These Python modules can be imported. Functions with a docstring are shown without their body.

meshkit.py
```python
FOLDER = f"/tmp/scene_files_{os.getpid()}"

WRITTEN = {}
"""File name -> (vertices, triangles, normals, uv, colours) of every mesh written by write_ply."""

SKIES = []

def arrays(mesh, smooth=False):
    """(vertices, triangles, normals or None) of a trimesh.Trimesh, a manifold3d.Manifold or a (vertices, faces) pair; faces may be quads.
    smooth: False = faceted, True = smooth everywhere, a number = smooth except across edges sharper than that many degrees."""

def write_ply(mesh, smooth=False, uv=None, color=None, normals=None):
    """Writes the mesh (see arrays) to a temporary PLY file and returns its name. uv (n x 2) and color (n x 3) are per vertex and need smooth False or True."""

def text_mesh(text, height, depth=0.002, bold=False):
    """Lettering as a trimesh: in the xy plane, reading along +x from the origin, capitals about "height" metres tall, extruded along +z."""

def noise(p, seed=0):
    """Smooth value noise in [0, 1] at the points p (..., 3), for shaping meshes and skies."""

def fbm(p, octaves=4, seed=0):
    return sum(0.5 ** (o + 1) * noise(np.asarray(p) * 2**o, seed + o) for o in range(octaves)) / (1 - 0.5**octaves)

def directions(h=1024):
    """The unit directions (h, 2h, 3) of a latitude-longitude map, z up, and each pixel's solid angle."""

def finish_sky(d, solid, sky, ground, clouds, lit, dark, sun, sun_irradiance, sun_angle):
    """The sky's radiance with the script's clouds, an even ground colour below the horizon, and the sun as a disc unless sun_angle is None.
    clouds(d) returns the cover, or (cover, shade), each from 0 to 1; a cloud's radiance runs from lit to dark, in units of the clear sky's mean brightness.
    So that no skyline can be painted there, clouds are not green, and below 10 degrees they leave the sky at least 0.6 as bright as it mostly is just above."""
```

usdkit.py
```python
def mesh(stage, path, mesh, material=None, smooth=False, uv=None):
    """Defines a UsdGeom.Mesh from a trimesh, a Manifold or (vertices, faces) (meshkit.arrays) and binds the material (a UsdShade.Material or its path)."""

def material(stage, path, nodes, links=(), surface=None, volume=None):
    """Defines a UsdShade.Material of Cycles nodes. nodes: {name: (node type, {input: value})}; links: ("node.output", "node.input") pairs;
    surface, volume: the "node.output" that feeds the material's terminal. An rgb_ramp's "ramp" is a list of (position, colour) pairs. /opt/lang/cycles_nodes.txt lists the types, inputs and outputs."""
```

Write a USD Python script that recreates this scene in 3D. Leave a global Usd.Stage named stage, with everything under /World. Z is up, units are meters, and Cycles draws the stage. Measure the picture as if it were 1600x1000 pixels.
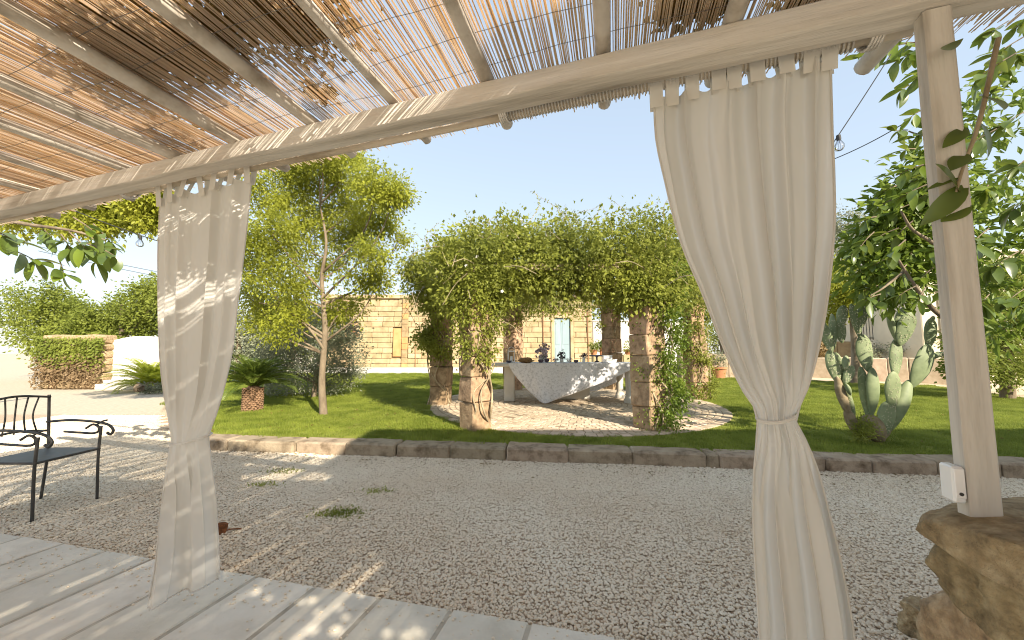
import math, random
import numpy as np, trimesh, usdkit
from pxr import Usd, UsdGeom, UsdLux, UsdShade, Gf, Sdf, Vt

stage = Usd.Stage.CreateInMemory()
UsdGeom.SetStageUpAxis(stage, UsdGeom.Tokens.z)
UsdGeom.SetStageMetersPerUnit(stage, 1.0)
UsdGeom.Xform.Define(stage, '/World')
UsdGeom.Scope.Define(stage, '/World/Looks')
random.seed(7)
R = np.random.default_rng(11)

# ------------------------------------------------------------------ camera, sky, sun
EYE = np.array([0.0, 0.0, 1.3])
FOCAL_PX = 600.0                                   # of a picture 1600 wide
PITCH = math.atan2(50.0, FOCAL_PX)
EXPOSURE = 2.14
SUN_AZ = math.atan2(0.55, -0.835)                  # from +y towards +x
SUN_EL = math.radians(31.0)
SKY_STRENGTH = 0.15
SUN_INTENSITY = 0.62

cam = UsdGeom.Camera.Define(stage, '/World/camera')
cam.CreateHorizontalApertureAttr(36.0)
cam.CreateVerticalApertureAttr(22.5)
cam.CreateFocalLengthAttr(36.0 * FOCAL_PX / 1600.0)
cam.CreateClippingRangeAttr(Gf.Vec2f(0.05, 2000.0))
cam.CreateExposureAttr(EXPOSURE)
cp, sp = math.cos(PITCH), math.sin(PITCH)
cam.AddTransformOp().Set(Gf.Matrix4d(1, 0, 0, 0, 0, -sp, cp, 0, 0, -cp, -sp, 0, *EYE.tolist(), 1))

SUN = np.array([math.sin(SUN_AZ) * math.cos(SUN_EL), math.cos(SUN_AZ) * math.cos(SUN_EL), math.sin(SUN_EL)])
sun = UsdLux.DistantLight.Define(stage, '/World/sun')
sun.CreateIntensityAttr(SUN_INTENSITY)
sun.CreateNormalizeAttr(True)
sun.CreateAngleAttr(0.5)
sun.CreateColorAttr(Gf.Vec3f(1.0, 0.90, 0.74))
_x = np.cross([0, 0, 1.0], SUN); _x /= np.linalg.norm(_x); _y = np.cross(SUN, _x)
sun.AddTransformOp().Set(Gf.Matrix4d(*_x.tolist(), 0, *_y.tolist(), 0, *SUN.tolist(), 0, 0, 0, 30, 1))

sky_m = usdkit.material(stage, '/World/Looks/sky', {
    's': ('sky_texture', {'sky_type': 'single_scattering', 'sun_disc': False, 'sun_elevation': SUN_EL, 'sun_rotation': SUN_AZ,
                          'air_density': 1.0, 'aerosol_density': 0.7, 'ozone_density': 1.0}),
    'g': ('gamma', {'gamma': 0.30}), 'h': ('hsv', {'saturation': 1.38, 'value': 1.06}),
    'b': ('background_shader', {'strength': SKY_STRENGTH})}, [('s.color', 'g.color'), ('g.color', 'h.color'), ('h.color', 'b.color')])
sky_m.CreateSurfaceOutput('cycles').ConnectToSource(UsdShade.Shader.Get(stage, '/World/Looks/sky/b').CreateOutput('background', Sdf.ValueTypeNames.Token))
sky = UsdLux.DomeLight.Define(stage, '/World/sky')
UsdShade.MaterialBindingAPI.Apply(sky.GetPrim()).Bind(sky_m)
sky.GetPrim().SetCustomDataByKey('kind', 'structure')


def ray(px, py):
    u, v = (px - 800) / FOCAL_PX, (500 - py) / FOCAL_PX
    return np.array([u, cp - v * sp, sp + v * cp])


def G(px, py, z=0.0):                               # the point at height z seen in that direction
    r = ray(px, py)
    return EYE + r * ((z - EYE[2]) / r[2])


def P(px, py, y):                                   # the point at distance y ahead seen in that direction
    r = ray(px, py)
    return EYE + r * (y / r[1])


# ------------------------------------------------------------------ mesh helpers
class MB:
    def __init__(s):
        s.v, s.f, s.n = [], [], 0

    def add(s, v, f):
        v, f = np.asarray(v, float), np.asarray(f, int)
        if f.shape[1] == 4:
            f = np.vstack([f[:, [0, 1, 2]], f[:, [0, 2, 3]]])
        s.v.append(v); s.f.append(f + s.n); s.n += len(v)
        return s

    def tm(s, t):
        return s.add(t.vertices, t.faces)

    def get(s):
        return np.vstack(s.v), np.vstack(s.f)

    def build(s, name, mat, parent=None, smooth=False):
        return obj(name, s.get(), mat, parent, smooth)


_used = {}


def numbered(parent, name):
    k = (parent, name)
    n = _used.get(k, 0); _used[k] = n + 1
    return f'{parent}/{name}' + (f'_{n:03d}' if n else '')


def pth(p):
    return '/World' if p is None else str(p.GetPath())


def obj(name, mesh, mat, parent=None, smooth=False):
    return usdkit.mesh(stage, numbered(pth(parent), name), mesh, mat, smooth).GetPrim()


def tag(o, label=None, cat=None, group=None, kind=None):
    for k, t in (('label', label), ('category', cat), ('group', group), ('kind', kind)):
        if t:
            o.SetCustomDataByKey(k, t)
    return o


def thing(name, label, cat, loc=(0, 0, 0), rz=0.0, group=None):
    x = UsdGeom.Xform.Define(stage, numbered('/World', name))
    if any(loc):
        x.AddTranslateOp().Set(Gf.Vec3d(*map(float, loc)))
    if rz:
        x.AddRotateZOp().Set(math.degrees(rz))
    return tag(x.GetPrim(), label, cat, group)


def copy_of(root, loc, rz, label, group=None, scale=1.0):
    was = root.GetCustomData()
    x = UsdGeom.Xform.Define(stage, numbered('/World', str(root.GetName())))
    x.GetPrim().GetReferences().AddInternalReference(root.GetPath())
    x.ClearXformOpOrder()
    x.AddTranslateOp(opSuffix='at').Set(Gf.Vec3d(*map(float, loc)))
    x.AddRotateZOp(opSuffix='at').Set(math.degrees(rz))
    if scale != 1.0:
        x.AddScaleOp(opSuffix='at').Set(Gf.Vec3f(scale, scale, scale))
    x.GetPrim().SetInstanceable(True)
    return tag(x.GetPrim(), label, was['category'], group or was.get('group'))


def frames(p):
    p = np.asarray(p, float)
    t = np.gradient(p, axis=0); t /= np.maximum(np.linalg.norm(t, axis=1, keepdims=True), 1e-9)
    a = np.array([0, 0, 1.0]) if abs(t[0, 2]) < 0.9 else np.array([1.0, 0, 0])
    us = []
    for k in range(len(p)):
        a = a - t[k] * (a @ t[k]); a /= max(np.linalg.norm(a), 1e-9)
        us.append(a)
    u = np.array(us)
    return t, u, np.cross(t, u)


def tube(path, r, n=8, caps=True, rough=0.0, rng=None):
    path = np.asarray(path, float); m = len(path)
    r = np.broadcast_to(np.asarray(r, float), (m,))
    _, u, w = frames(path)
    a = np.arange(n) * 2 * math.pi / n
    k = np.ones((m, n)) if not rough else 1 + rough * (rng or R).normal(size=(m, n))
    v = path[:, None] + (r[:, None] * k)[..., None] * (np.cos(a)[None, :, None] * u[:, None] + np.sin(a)[None, :, None] * w[:, None])
    v = v.reshape(-1, 3)
    i, j = np.meshgrid(np.arange(m - 1), np.arange(n), indexing='ij')
    q = np.stack([i * n + j, i * n + (j + 1) % n, (i + 1) * n + (j + 1) % n, (i + 1) * n + j], -1).reshape(-1, 4)
    f = np.vstack([q[:, [0, 1, 2]], q[:, [0, 2, 3]]])
    if caps:
        v = np.vstack([v, path[0], path[-1]])
        c0, c1 = m * n, m * n + 1
        jj = np.arange(n)
        f = np.vstack([f, np.stack([np.full(n, c0), (jj + 1) % n, jj], 1), np.stack([np.full(n, c1), (m - 1) * n + jj, (m - 1) * n + (jj + 1) % n], 1)])
    return v, f


def spline(pts, n=24):
    pts = np.asarray(pts, float)
    if len(pts) == 2:
        return pts[0] + np.linspace(0, 1, n)[:, None] * (pts[1] - pts[0])
    p = np.vstack([2 * pts[0] - pts[1], pts, 2 * pts[-1] - pts[-2]])
    out = []
    seg = len(pts) - 1
    for t in np.linspace(0, seg, n):
        i = min(int(t), seg - 1); s = t - i
        a, b, c, d = p[i:i + 4]
        out.append(0.5 * (2 * b + (c - a) * s + (2 * a - 5 * b + 4 * c - d) * s * s + (3 * b - a - 3 * c + d) * s ** 3))
    return np.array(out)


def cbox(sx, sy, sz, ch=0.01, jit=0.0, rng=None):
    """A box centred on the origin with chamfered edges."""
    h = np.array([sx, sy, sz]) / 2
    ch = min(ch, h.min() * 0.8)
    pts = []
    for s in np.ndindex(2, 2, 2):
        s = np.array(s) * 2 - 1
        c = s * h
        if jit:
            c = c + (rng or R).normal(size=3) * jit
        for k in range(3):
            d = np.full(3, ch); d[k] = 0
            pts.append(c - s * d)
    t = trimesh.convex.convex_hull(np.array(pts))
    return np.array(t.vertices), np.array(t.faces)


def rotz(v, a):
    c, s = math.cos(a), math.sin(a)
    v = np.asarray(v, float)
    return np.stack([v[..., 0] * c - v[..., 1] * s, v[..., 0] * s + v[..., 1] * c, v[..., 2]], -1)


def lathe(profile, n=24):
    pr = np.asarray(profile, float)
    a = np.arange(n) * 2 * math.pi / n
    v = np.stack([pr[:, None, 0] * np.cos(a), pr[:, None, 0] * np.sin(a), np.repeat(pr[:, 1:2], n, 1)], -1).reshape(-1, 3)
    m = len(pr)
    i, j = np.meshgrid(np.arange(m - 1), np.arange(n), indexing='ij')
    q = np.stack([i * n + j, i * n + (j + 1) % n, (i + 1) * n + (j + 1) % n, (i + 1) * n + j], -1).reshape(-1, 4)
    return v, np.vstack([q[:, [0, 1, 2]], q[:, [0, 2, 3]]])


def unit(v):
    v = np.asarray(v, float)
    return v / np.maximum(np.linalg.norm(v, axis=-1, keepdims=True), 1e-9)


def leaf_cloud(c, d, n, length, width, fold=0.18):
    """Many small folded leaves: base at c, running along d, upper side about n. Six vertices each, four triangles."""
    c, d = np.asarray(c, float), unit(d)
    n = unit(np.asarray(n, float) - d * (np.asarray(n, float) * d).sum(-1, keepdims=True))
    s = np.cross(d, n)
    L, W = np.asarray(length, float).reshape(-1, 1), np.asarray(width, float).reshape(-1, 1)
    a = c; t = c + d * L - n * L * 0.12
    m = c + d * L * 0.45
    l, r = m + s * W * 0.5 + n * W * fold, m - s * W * 0.5 + n * W * fold
    v = np.stack([a, l, t, r, m + n * 0], 1).reshape(-1, 3)
    k = np.arange(len(c))[:, None] * 5
    f = np.concatenate([k + np.array([[0, 4, 1]]), k + np.array([[1, 4, 2]]), k + np.array([[0, 3, 4]]), k + np.array([[4, 3, 2]])], 0)
    return v, f


def rand_dirs(n, rng):
    return unit(rng.normal(size=(n, 3)))


def clumps(blobs, per, spread, leaves, size, rng, up=0.6, droop=0.0, aspect=0.5, shell=0.55):
    """Leaf clumps filling the blobs [(centre, (rx, ry, rz) or r, amount)]. Returns (v, f) and the clump centres."""
    C = []
    for b in blobs:
        c, r = np.asarray(b[0], float), np.broadcast_to(np.asarray(b[1], float), 3)
        k = max(1, int(per * (b[2] if len(b) > 2 else 1.0)))
        q = rand_dirs(k, rng) * (rng.random((k, 1)) ** (1 / 3) * (1 - shell) + shell * rng.random((k, 1)) ** 0.15)
        C.append(c + q * r)
    C = np.vstack(C)
    n = len(C) * leaves
    cc = np.repeat(C, leaves, 0)
    off = rng.normal(size=(n, 3)) * spread * np.repeat(rng.uniform(0.6, 1.3, (len(C), 1)), leaves, 0)
    p = cc + off
    d = unit(off + rand_dirs(n, rng) * spread * 0.9 + np.array([0, 0, -droop * spread]))
    nn = unit(rand_dirs(n, rng) * (1 - up) + np.array([0, 0, up]))
    L = size * rng.uniform(0.65, 1.35, n)
    return leaf_cloud(p, d, nn, L, L * aspect), C


def big_leaf(base, d, n, L, W, bend=0.25, fold=0.15):
    """One large leaf with midrib and a bent blade (24 triangles)."""
    d = unit(d); n = unit(np.asarray(n, float) - d * np.dot(n, d)); s = np.cross(d, n)
    ts = np.array([0, 0.08, 0.2, 0.35, 0.5, 0.65, 0.8, 0.92, 1.0]); ws = np.array([0.06, 0.32, 0.68, 0.92, 1.0, 0.93, 0.68, 0.33, 0.03])
    v = []
    for t, w in zip(ts, ws):
        c = np.asarray(base) + d * L * t - n * L * bend * t * t
        v += [c - s * W * w / 2 + n * W * fold * w, c, c + s * W * w / 2 + n * W * fold * w]
    f = []
    for i in range(8):
        a = i * 3
        f += [[a, a + 1, a + 4], [a, a + 4, a + 3], [a + 1, a + 2, a + 5], [a + 1, a + 5, a + 4]]
    return np.array(v), np.array(f)


# ------------------------------------------------------------------ materials
def ramp_mat(name, lo, hi, scale=6.0, rough=0.85, bump=0.0, bscale=None, detail=6.0, vary=0.0, translucent=0.0, tcol=None,
             island=0.0, spec=0.3, stretch=None, coords='position', bdist=0.02, mid=None, extra=None):
    nodes = {'n': ('noise_texture', {'scale': scale, 'detail': detail, 'roughness': 0.62}),
             'r': ('rgb_ramp', {'ramp': [(0.3, lo), (0.7, hi)] if mid is None else [(0.28, lo), (0.5, mid), (0.72, hi)]}),
             'p': ('principled_bsdf', {'roughness': rough, 'specular_ior_level': spec})}
    links = [('n.fac', 'r.fac')]
    if coords == 'position':
        nodes['g'] = ('geometry', {}); src = 'g.position'
    else:
        nodes['g'] = ('texture_coordinate', {}); src = 'g.object'
    if stretch:
        nodes['m'] = ('mapping', {'scale': stretch}); links += [(src, 'm.vector')]; src = 'm.vector'
    links.append((src, 'n.vector'))
    col = 'r.color'
    if vary or island:
        if island:
            nodes['i'] = ('geometry', {}); rnd = 'i.random_per_island'; k = island
        else:
            nodes['i'] = ('object_info', {}); rnd = 'i.random'; k = vary
        nodes['v'] = ('map_range', {'from_min': 0.0, 'from_max': 1.0, 'to_min': 1 - k, 'to_max': 1 + k})
        nodes['hh'] = ('map_range', {'from_min': 0.0, 'from_max': 1.0, 'to_min': 0.5 + 0.06 * k, 'to_max': 0.5 - 0.06 * k})
        nodes['h'] = ('hsv', {})
        links += [(rnd, 'v.value'), (rnd, 'hh.value'), ('v.result', 'h.value'), ('hh.result', 'h.hue'), (col, 'h.color')]
        col = 'h.color'
    if extra:
        nodes.update(extra[0]); links += [(a.replace('COL', col), b) for a, b in extra[1]]; col = extra[2]
    links.append((col, 'p.base_color'))
    if bump:
        nodes['bn'] = ('noise_texture', {'scale': bscale or scale * 6, 'detail': 6.0, 'roughness': 0.6})
        nodes['b'] = ('bump', {'strength': bump, 'distance': bdist})
        links += [(src, 'bn.vector'), ('bn.fac', 'b.height'), ('b.normal', 'p.normal')]
    surf = 'p.BSDF'
    if translucent:
        nodes['t'] = ('translucent_bsdf', {'color': tcol or hi})
        nodes['x'] = ('mix_closure', {'fac': translucent})
        if tcol is None:
            nodes['tg'] = ('gamma', {'gamma': 0.8}); links += [(col, 'tg.color'), ('tg.color', 't.color')]
        links += [('p.BSDF', 'x.closure1'), ('t.BSDF', 'x.closure2')]; surf = 'x.closure'
    return usdkit.material(stage, '/World/Looks/' + name, nodes, links, surface=surf)


M = {}
M['whitewash'] = ramp_mat('whitewash', (0.34, 0.28, 0.20), (0.68, 0.60, 0.49), 3.0, 0.75, 0.5, 22, stretch=(1, 1, 4), mid=(0.58, 0.505, 0.40), bdist=0.006)
M['post_wood'] = ramp_mat('post_wood', (0.24, 0.205, 0.16), (0.69, 0.655, 0.60), 11.0, 0.8, 0.9, 26, stretch=(1, 1, 0.07), mid=(0.58, 0.54, 0.48), bdist=0.010, detail=12)
M['beam_wood'] = ramp_mat('beam_wood', (0.17, 0.145, 0.11), (0.68, 0.64, 0.58), 11.0, 0.8, 0.9, 26, stretch=(0.07, 1, 1), mid=(0.54, 0.495, 0.43), bdist=0.010, detail=12, coords='object')
M['pole'] = ramp_mat('pole_wood', (0.27, 0.225, 0.17), (0.66, 0.62, 0.56), 7.0, 0.8, 0.6, 30, mid=(0.53, 0.485, 0.42), bdist=0.006)
M['reed'] = ramp_mat('reed', (0.74, 0.68, 0.60), (0.95, 0.91, 0.84), 2.5, 0.7, 0, island=0.28, translucent=0.58, tcol=(0.93, 0.70, 0.42))
M['wire'] = ramp_mat('binding_wire', (0.10, 0.09, 0.08), (0.2, 0.18, 0.16), 9, 0.5)
M['cloth'] = ramp_mat('curtain_cloth', (0.71, 0.685, 0.635), (0.77, 0.745, 0.695), 1.5, 0.9, 0.10, 600, translucent=0.30, tcol=(0.76, 0.73, 0.68), spec=0.1, bdist=0.0006)
M['lace'] = ramp_mat('lace_cloth', (0.42, 0.41, 0.42), (0.84, 0.83, 0.84), 26, 0.9, 0.5, 60, translucent=0.12, tcol=(0.8, 0.78, 0.76), spec=0.1, bdist=0.004, mid=(0.78, 0.77, 0.78))
M['paver'] = ramp_mat('paver_stone', (0.56, 0.505, 0.41), (0.72, 0.66, 0.555), 4.5, 0.75, 0.5, 50, vary=0.08, bdist=0.004, mid=(0.67, 0.61, 0.505), detail=10)
M['mortar'] = ramp_mat('paver_mortar', (0.34, 0.29, 0.22), (0.56, 0.50, 0.40), 8, 0.9, 0.4, 60, bdist=0.004)
M['pebble'] = ramp_mat('pebble', (0.86, 0.67, 0.51), (0.99, 0.86, 0.71), 0.55, 0.85, 0, island=0.24)
M['gravel'] = ramp_mat('gravel_bed', (0.32, 0.235, 0.16), (0.56, 0.44, 0.32), 60, 0.95, 0.9, 90, bdist=0.012)
M['drygravel'] = ramp_mat('far_gravel', (0.40, 0.335, 0.25), (0.55, 0.475, 0.365), 14, 0.95, 0.8, 50, bdist=0.012)
M['turf'] = ramp_mat('turf_soil', (0.14, 0.16, 0.02), (0.26, 0.27, 0.045), 1.4, 0.9, 0.8, 70, bdist=0.02)
M['grass'] = ramp_mat('grass_blade', (0.28, 0.31, 0.03), (0.66, 0.65, 0.10), 2.4, 0.6, 0, island=0.48, translucent=0.4)
M['kerb'] = ramp_mat('kerb_stone', (0.10, 0.07, 0.04), (0.38, 0.31, 0.215), 6, 0.9, 0.9, 30, vary=0.16, bdist=0.012, mid=(0.30, 0.235, 0.16))
M['lime'] = ramp_mat('limestone', (0.27, 0.19, 0.105), (0.46, 0.37, 0.235), 2.2, 0.9, 0.7, 24, vary=0.16, mid=(0.40, 0.305, 0.175), bdist=0.012)
M['limejoint'] = ramp_mat('limestone_joint', (0.24, 0.165, 0.085), (0.40, 0.29, 0.165), 5, 0.95, 0.6, 30)
M['pillar'] = ramp_mat('pillar_stone', (0.13, 0.085, 0.05), (0.50, 0.355, 0.225), 7.5, 0.9, 0.9, 26, vary=0.2, mid=(0.34, 0.225, 0.135), bdist=0.014, detail=10)
M['cobble'] = ramp_mat('cobble', (0.42, 0.31, 0.215), (0.62, 0.495, 0.37), 5, 0.85, 0.4, 50, vary=0.16, bdist=0.006)
M['cobbles_far'] = ramp_mat('cobble_far', (0.42, 0.31, 0.215), (0.62, 0.495, 0.37), 5, 0.85, 0.4, 50, island=0.16, bdist=0.006)
M['sand'] = ramp_mat('joint_sand', (0.22, 0.16, 0.10), (0.34, 0.26, 0.18), 20, 0.95)
M['bark'] = ramp_mat('bark', (0.09, 0.065, 0.04), (0.28, 0.22, 0.15), 6, 0.9, 0.9, 30, stretch=(1, 1, 0.35), bdist=0.012)
M['vine'] = ramp_mat('vine_stem', (0.22, 0.16, 0.09), (0.46, 0.38, 0.25), 8, 0.85, 0.4, 40)
M['leaf_yellow'] = ramp_mat('leaf_yellow', (0.33, 0.325, 0.03), (0.68, 0.63, 0.08), 1.1, 0.5, 0, island=0.38, translucent=0.5)
M['leaf_rose'] = ramp_mat('leaf_rose', (0.25, 0.255, 0.035), (0.64, 0.60, 0.10), 1.6, 0.5, 0, island=0.42, translucent=0.45)
M['leaf_silver'] = ramp_mat('leaf_silver', (0.24, 0.26, 0.145), (0.50, 0.49, 0.33), 1.8, 0.6, 0, island=0.35, translucent=0.25)
M['leaf_dark'] = ramp_mat('leaf_dark', (0.075, 0.115, 0.028), (0.20, 0.25, 0.055), 3.5, 0.32, 0, island=0.25, translucent=0.28, tcol=(0.30, 0.36, 0.05), spec=0.5)
M['leaf_lime'] = ramp_mat('leaf_lime', (0.16, 0.22, 0.02), (0.30, 0.36, 0.04), 2.5, 0.4, 0, island=0.3, translucent=0.4, spec=0.4)
M['leaf_hedge'] = ramp_mat('leaf_hedge', (0.22, 0.245, 0.03), (0.42, 0.43, 0.07), 0.9, 0.55, 0, island=0.35, translucent=0.35)
M['palm'] = ramp_mat('palm_leaf', (0.08, 0.12, 0.016), (0.23, 0.27, 0.035), 2.5, 0.35, 0, island=0.25, translucent=0.25, spec=0.5)
M['palm_lime'] = ramp_mat('palm_leaf_lime', (0.32, 0.36, 0.03), (0.52, 0.52, 0.06), 1.5, 0.4, 0, island=0.25, translucent=0.35)
M['palm_trunk'] = ramp_mat('palm_trunk', (0.10, 0.055, 0.03), (0.36, 0.22, 0.13), 14, 0.95, 0.6, 40)
M['cactus'] = ramp_mat('cactus_pad', (0.115, 0.15, 0.07), (0.26, 0.30, 0.16), 4.5, 0.55, 0.3, 60, vary=0.12, bdist=0.004)
M['cactus_old'] = ramp_mat('cactus_bark', (0.16, 0.115, 0.06), (0.33, 0.27, 0.17), 7, 0.9, 0.8, 30, bdist=0.01)
M['spine'] = ramp_mat('cactus_areole', (0.5, 0.45, 0.32), (0.68, 0.62, 0.46), 5, 0.9)
M['iron'] = ramp_mat('wrought_iron', (0.02, 0.018, 0.016), (0.05, 0.045, 0.04), 12, 0.45, spec=0.5)
M['plaster'] = ramp_mat('white_plaster', (0.55, 0.53, 0.49), (0.68, 0.66, 0.62), 1.2, 0.9, 0.3, 20, bdist=0.006)
M['cream'] = ramp_mat('cream_plaster', (0.52, 0.45, 0.32), (0.62, 0.55, 0.41), 1.2, 0.9, 0.3, 20, bdist=0.006)
M['bluedoor'] = ramp_mat('pale_blue_paint', (0.22, 0.29, 0.315), (0.28, 0.35, 0.375), 3, 0.5, 0.1, 30, stretch=(1, 1, 0.2))
M['rust'] = ramp_mat('rust_render', (0.42, 0.21, 0.08), (0.56, 0.33, 0.15), 2.5, 0.9, 0.4, 20, bdist=0.006)
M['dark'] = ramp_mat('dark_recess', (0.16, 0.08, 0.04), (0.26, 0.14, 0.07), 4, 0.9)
M['terracotta'] = ramp_mat('terracotta', (0.34, 0.13, 0.06), (0.50, 0.24, 0.12), 5, 0.85, 0.3, 30)
M['rubble'] = ramp_mat('rubble_stone', (0.16, 0.11, 0.06), (0.58, 0.45, 0.28), 22, 0.95, 1.0, 60, vary=0.15, mid=(0.38, 0.275, 0.155), bdist=0.02, detail=10)
M['path'] = ramp_mat('path_concrete', (0.52, 0.48, 0.41), (0.66, 0.62, 0.54), 3, 0.9, 0.4, 30)
M['earth'] = ramp_mat('dry_earth', (0.42, 0.33, 0.22), (0.60, 0.50, 0.36), 1.4, 0.95, 0.6, 20)
M['flower_pink'] = ramp_mat('pink_petal', (0.74, 0.54, 0.60), (0.92, 0.78, 0.80), 20, 0.7, 0, island=0.25, translucent=0.3)
M['flower_white'] = ramp_mat('white_petal', (0.70, 0.66, 0.60), (0.84, 0.82, 0.76), 20, 0.7, 0, translucent=0.3)
M['flower_plum'] = ramp_mat('plum_petal', (0.07, 0.045, 0.07), (0.20, 0.15, 0.18), 20, 0.7, 0, island=0.3)
M['bread'] = ramp_mat('crust', (0.16, 0.085, 0.035), (0.36, 0.22, 0.09), 18, 0.7, 0.4, 60)
M['ceramic'] = ramp_mat('white_ceramic', (0.72, 0.71, 0.70), (0.82, 0.81, 0.80), 3, 0.25, spec=0.5)
M['darkbowl'] = ramp_mat('dark_glaze', (0.035, 0.035, 0.055), (0.08, 0.075, 0.10), 4, 0.3, spec=0.5)
M['plastic'] = ramp_mat('white_plastic', (0.74, 0.74, 0.73), (0.80, 0.80, 0.79), 3, 0.35, spec=0.5)
M['cable'] = ramp_mat('black_cable', (0.02, 0.02, 0.02), (0.04, 0.04, 0.04), 9, 0.6)
M['rope'] = ramp_mat('white_rope', (0.62, 0.58, 0.52), (0.8, 0.77, 0.72), 60, 0.9, 0.6, 200)
M['rusty'] = ramp_mat('rusty_metal', (0.10, 0.035, 0.012), (0.26, 0.10, 0.04), 20, 0.9, 0.6, 60)
M['dryleaf'] = ramp_mat('dry_leaf', (0.15, 0.075, 0.025), (0.32, 0.17, 0.06), 2, 0.8, 0, island=0.35, translucent=0.30)
M['creeper'] = ramp_mat('creeper_leaf', (0.24, 0.13, 0.07), (0.46, 0.30, 0.19), 3, 0.8, 0, island=0.35, translucent=0.25)
M['glass'] = usdkit.material(stage, '/World/Looks/clear_glass', {
    't': ('transparent_bsdf', {}), 'g': ('glossy_bsdf', {'roughness': 0.03}), 'f': ('fresnel', {'IOR': 1.45}), 'x': ('mix_closure', {})},
    [('f.fac', 'x.fac'), ('t.BSDF', 'x.closure1'), ('g.BSDF', 'x.closure2')], surface='x.closure')

# ------------------------------------------------------------------ ground
GRAVEL_Z = -0.05


def lawn_z(y):
    return np.interp(y, [4.0, 6, 12, 17, 19.5, 60], [0.06, 0.10, 0.22, 0.43, 0.50, 0.62])


def lawn_point(px, py):                             # where that direction meets the gently rising lawn
    r = ray(px, py); lo, hi = 4.0, 60.0
    for _ in range(50):
        m = (lo + hi) / 2
        z = EYE[2] + r[2] * m / r[1]
        lo, hi = (m, hi) if z > lawn_z(m) else (lo, m)
    return EYE + r * (lo / r[1])


def sheet(xs, ys, zf):
    X, Y = np.meshgrid(xs, ys)
    v = np.stack([X, Y, zf(X, Y)], -1).reshape(-1, 3)
    n, m = len(xs), len(ys)
    i, j = np.meshgrid(np.arange(m - 1), np.arange(n - 1), indexing='ij')
    return v, np.stack([i * n + j, i * n + j + 1, (i + 1) * n + j + 1, (i + 1) * n + j], -1).reshape(-1, 4)


rr = np.concatenate([-np.geomspace(400, 8, 14), np.linspace(-6, 6, 9), np.geomspace(8, 400, 14)])
tag(obj('ground', sheet(rr, rr, lambda x, y: np.full_like(x, -0.062) - 0.03 * (np.hypot(x, y) > 60)), M['drygravel']), 'pale dry gravel ground running out to the gate and beyond', kind='structure')

KL, KR = np.array([-4.35, 5.44]), np.array([5.4, 4.24])       # foot of the kerb's front face
KD = unit(KR - KL); KN = np.array([-KD[1], KD[0]])
KERB_TOP = 0.105


def lawn_left(y):
    return np.interp(y, [5.2, 6.2, 8.5, 16, 19], [-4.4, -5.0, -7.6, -13.5, -14.5])


def lawn_right(y):
    return np.interp(y, [4, 9, 12, 19], [9.0, 12.5, 13.3, 16.0])


def lawn_front(x):
    t = (x - KL[0]) / KD[0]
    return KL[1] + KD[1] * t + 0.30


def lawn_far(x):
    return np.interp(x, [-14, -6, 4, 13.4, 16], [17.0, 16.3, 16.3, 12.5, 12.0])


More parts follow.
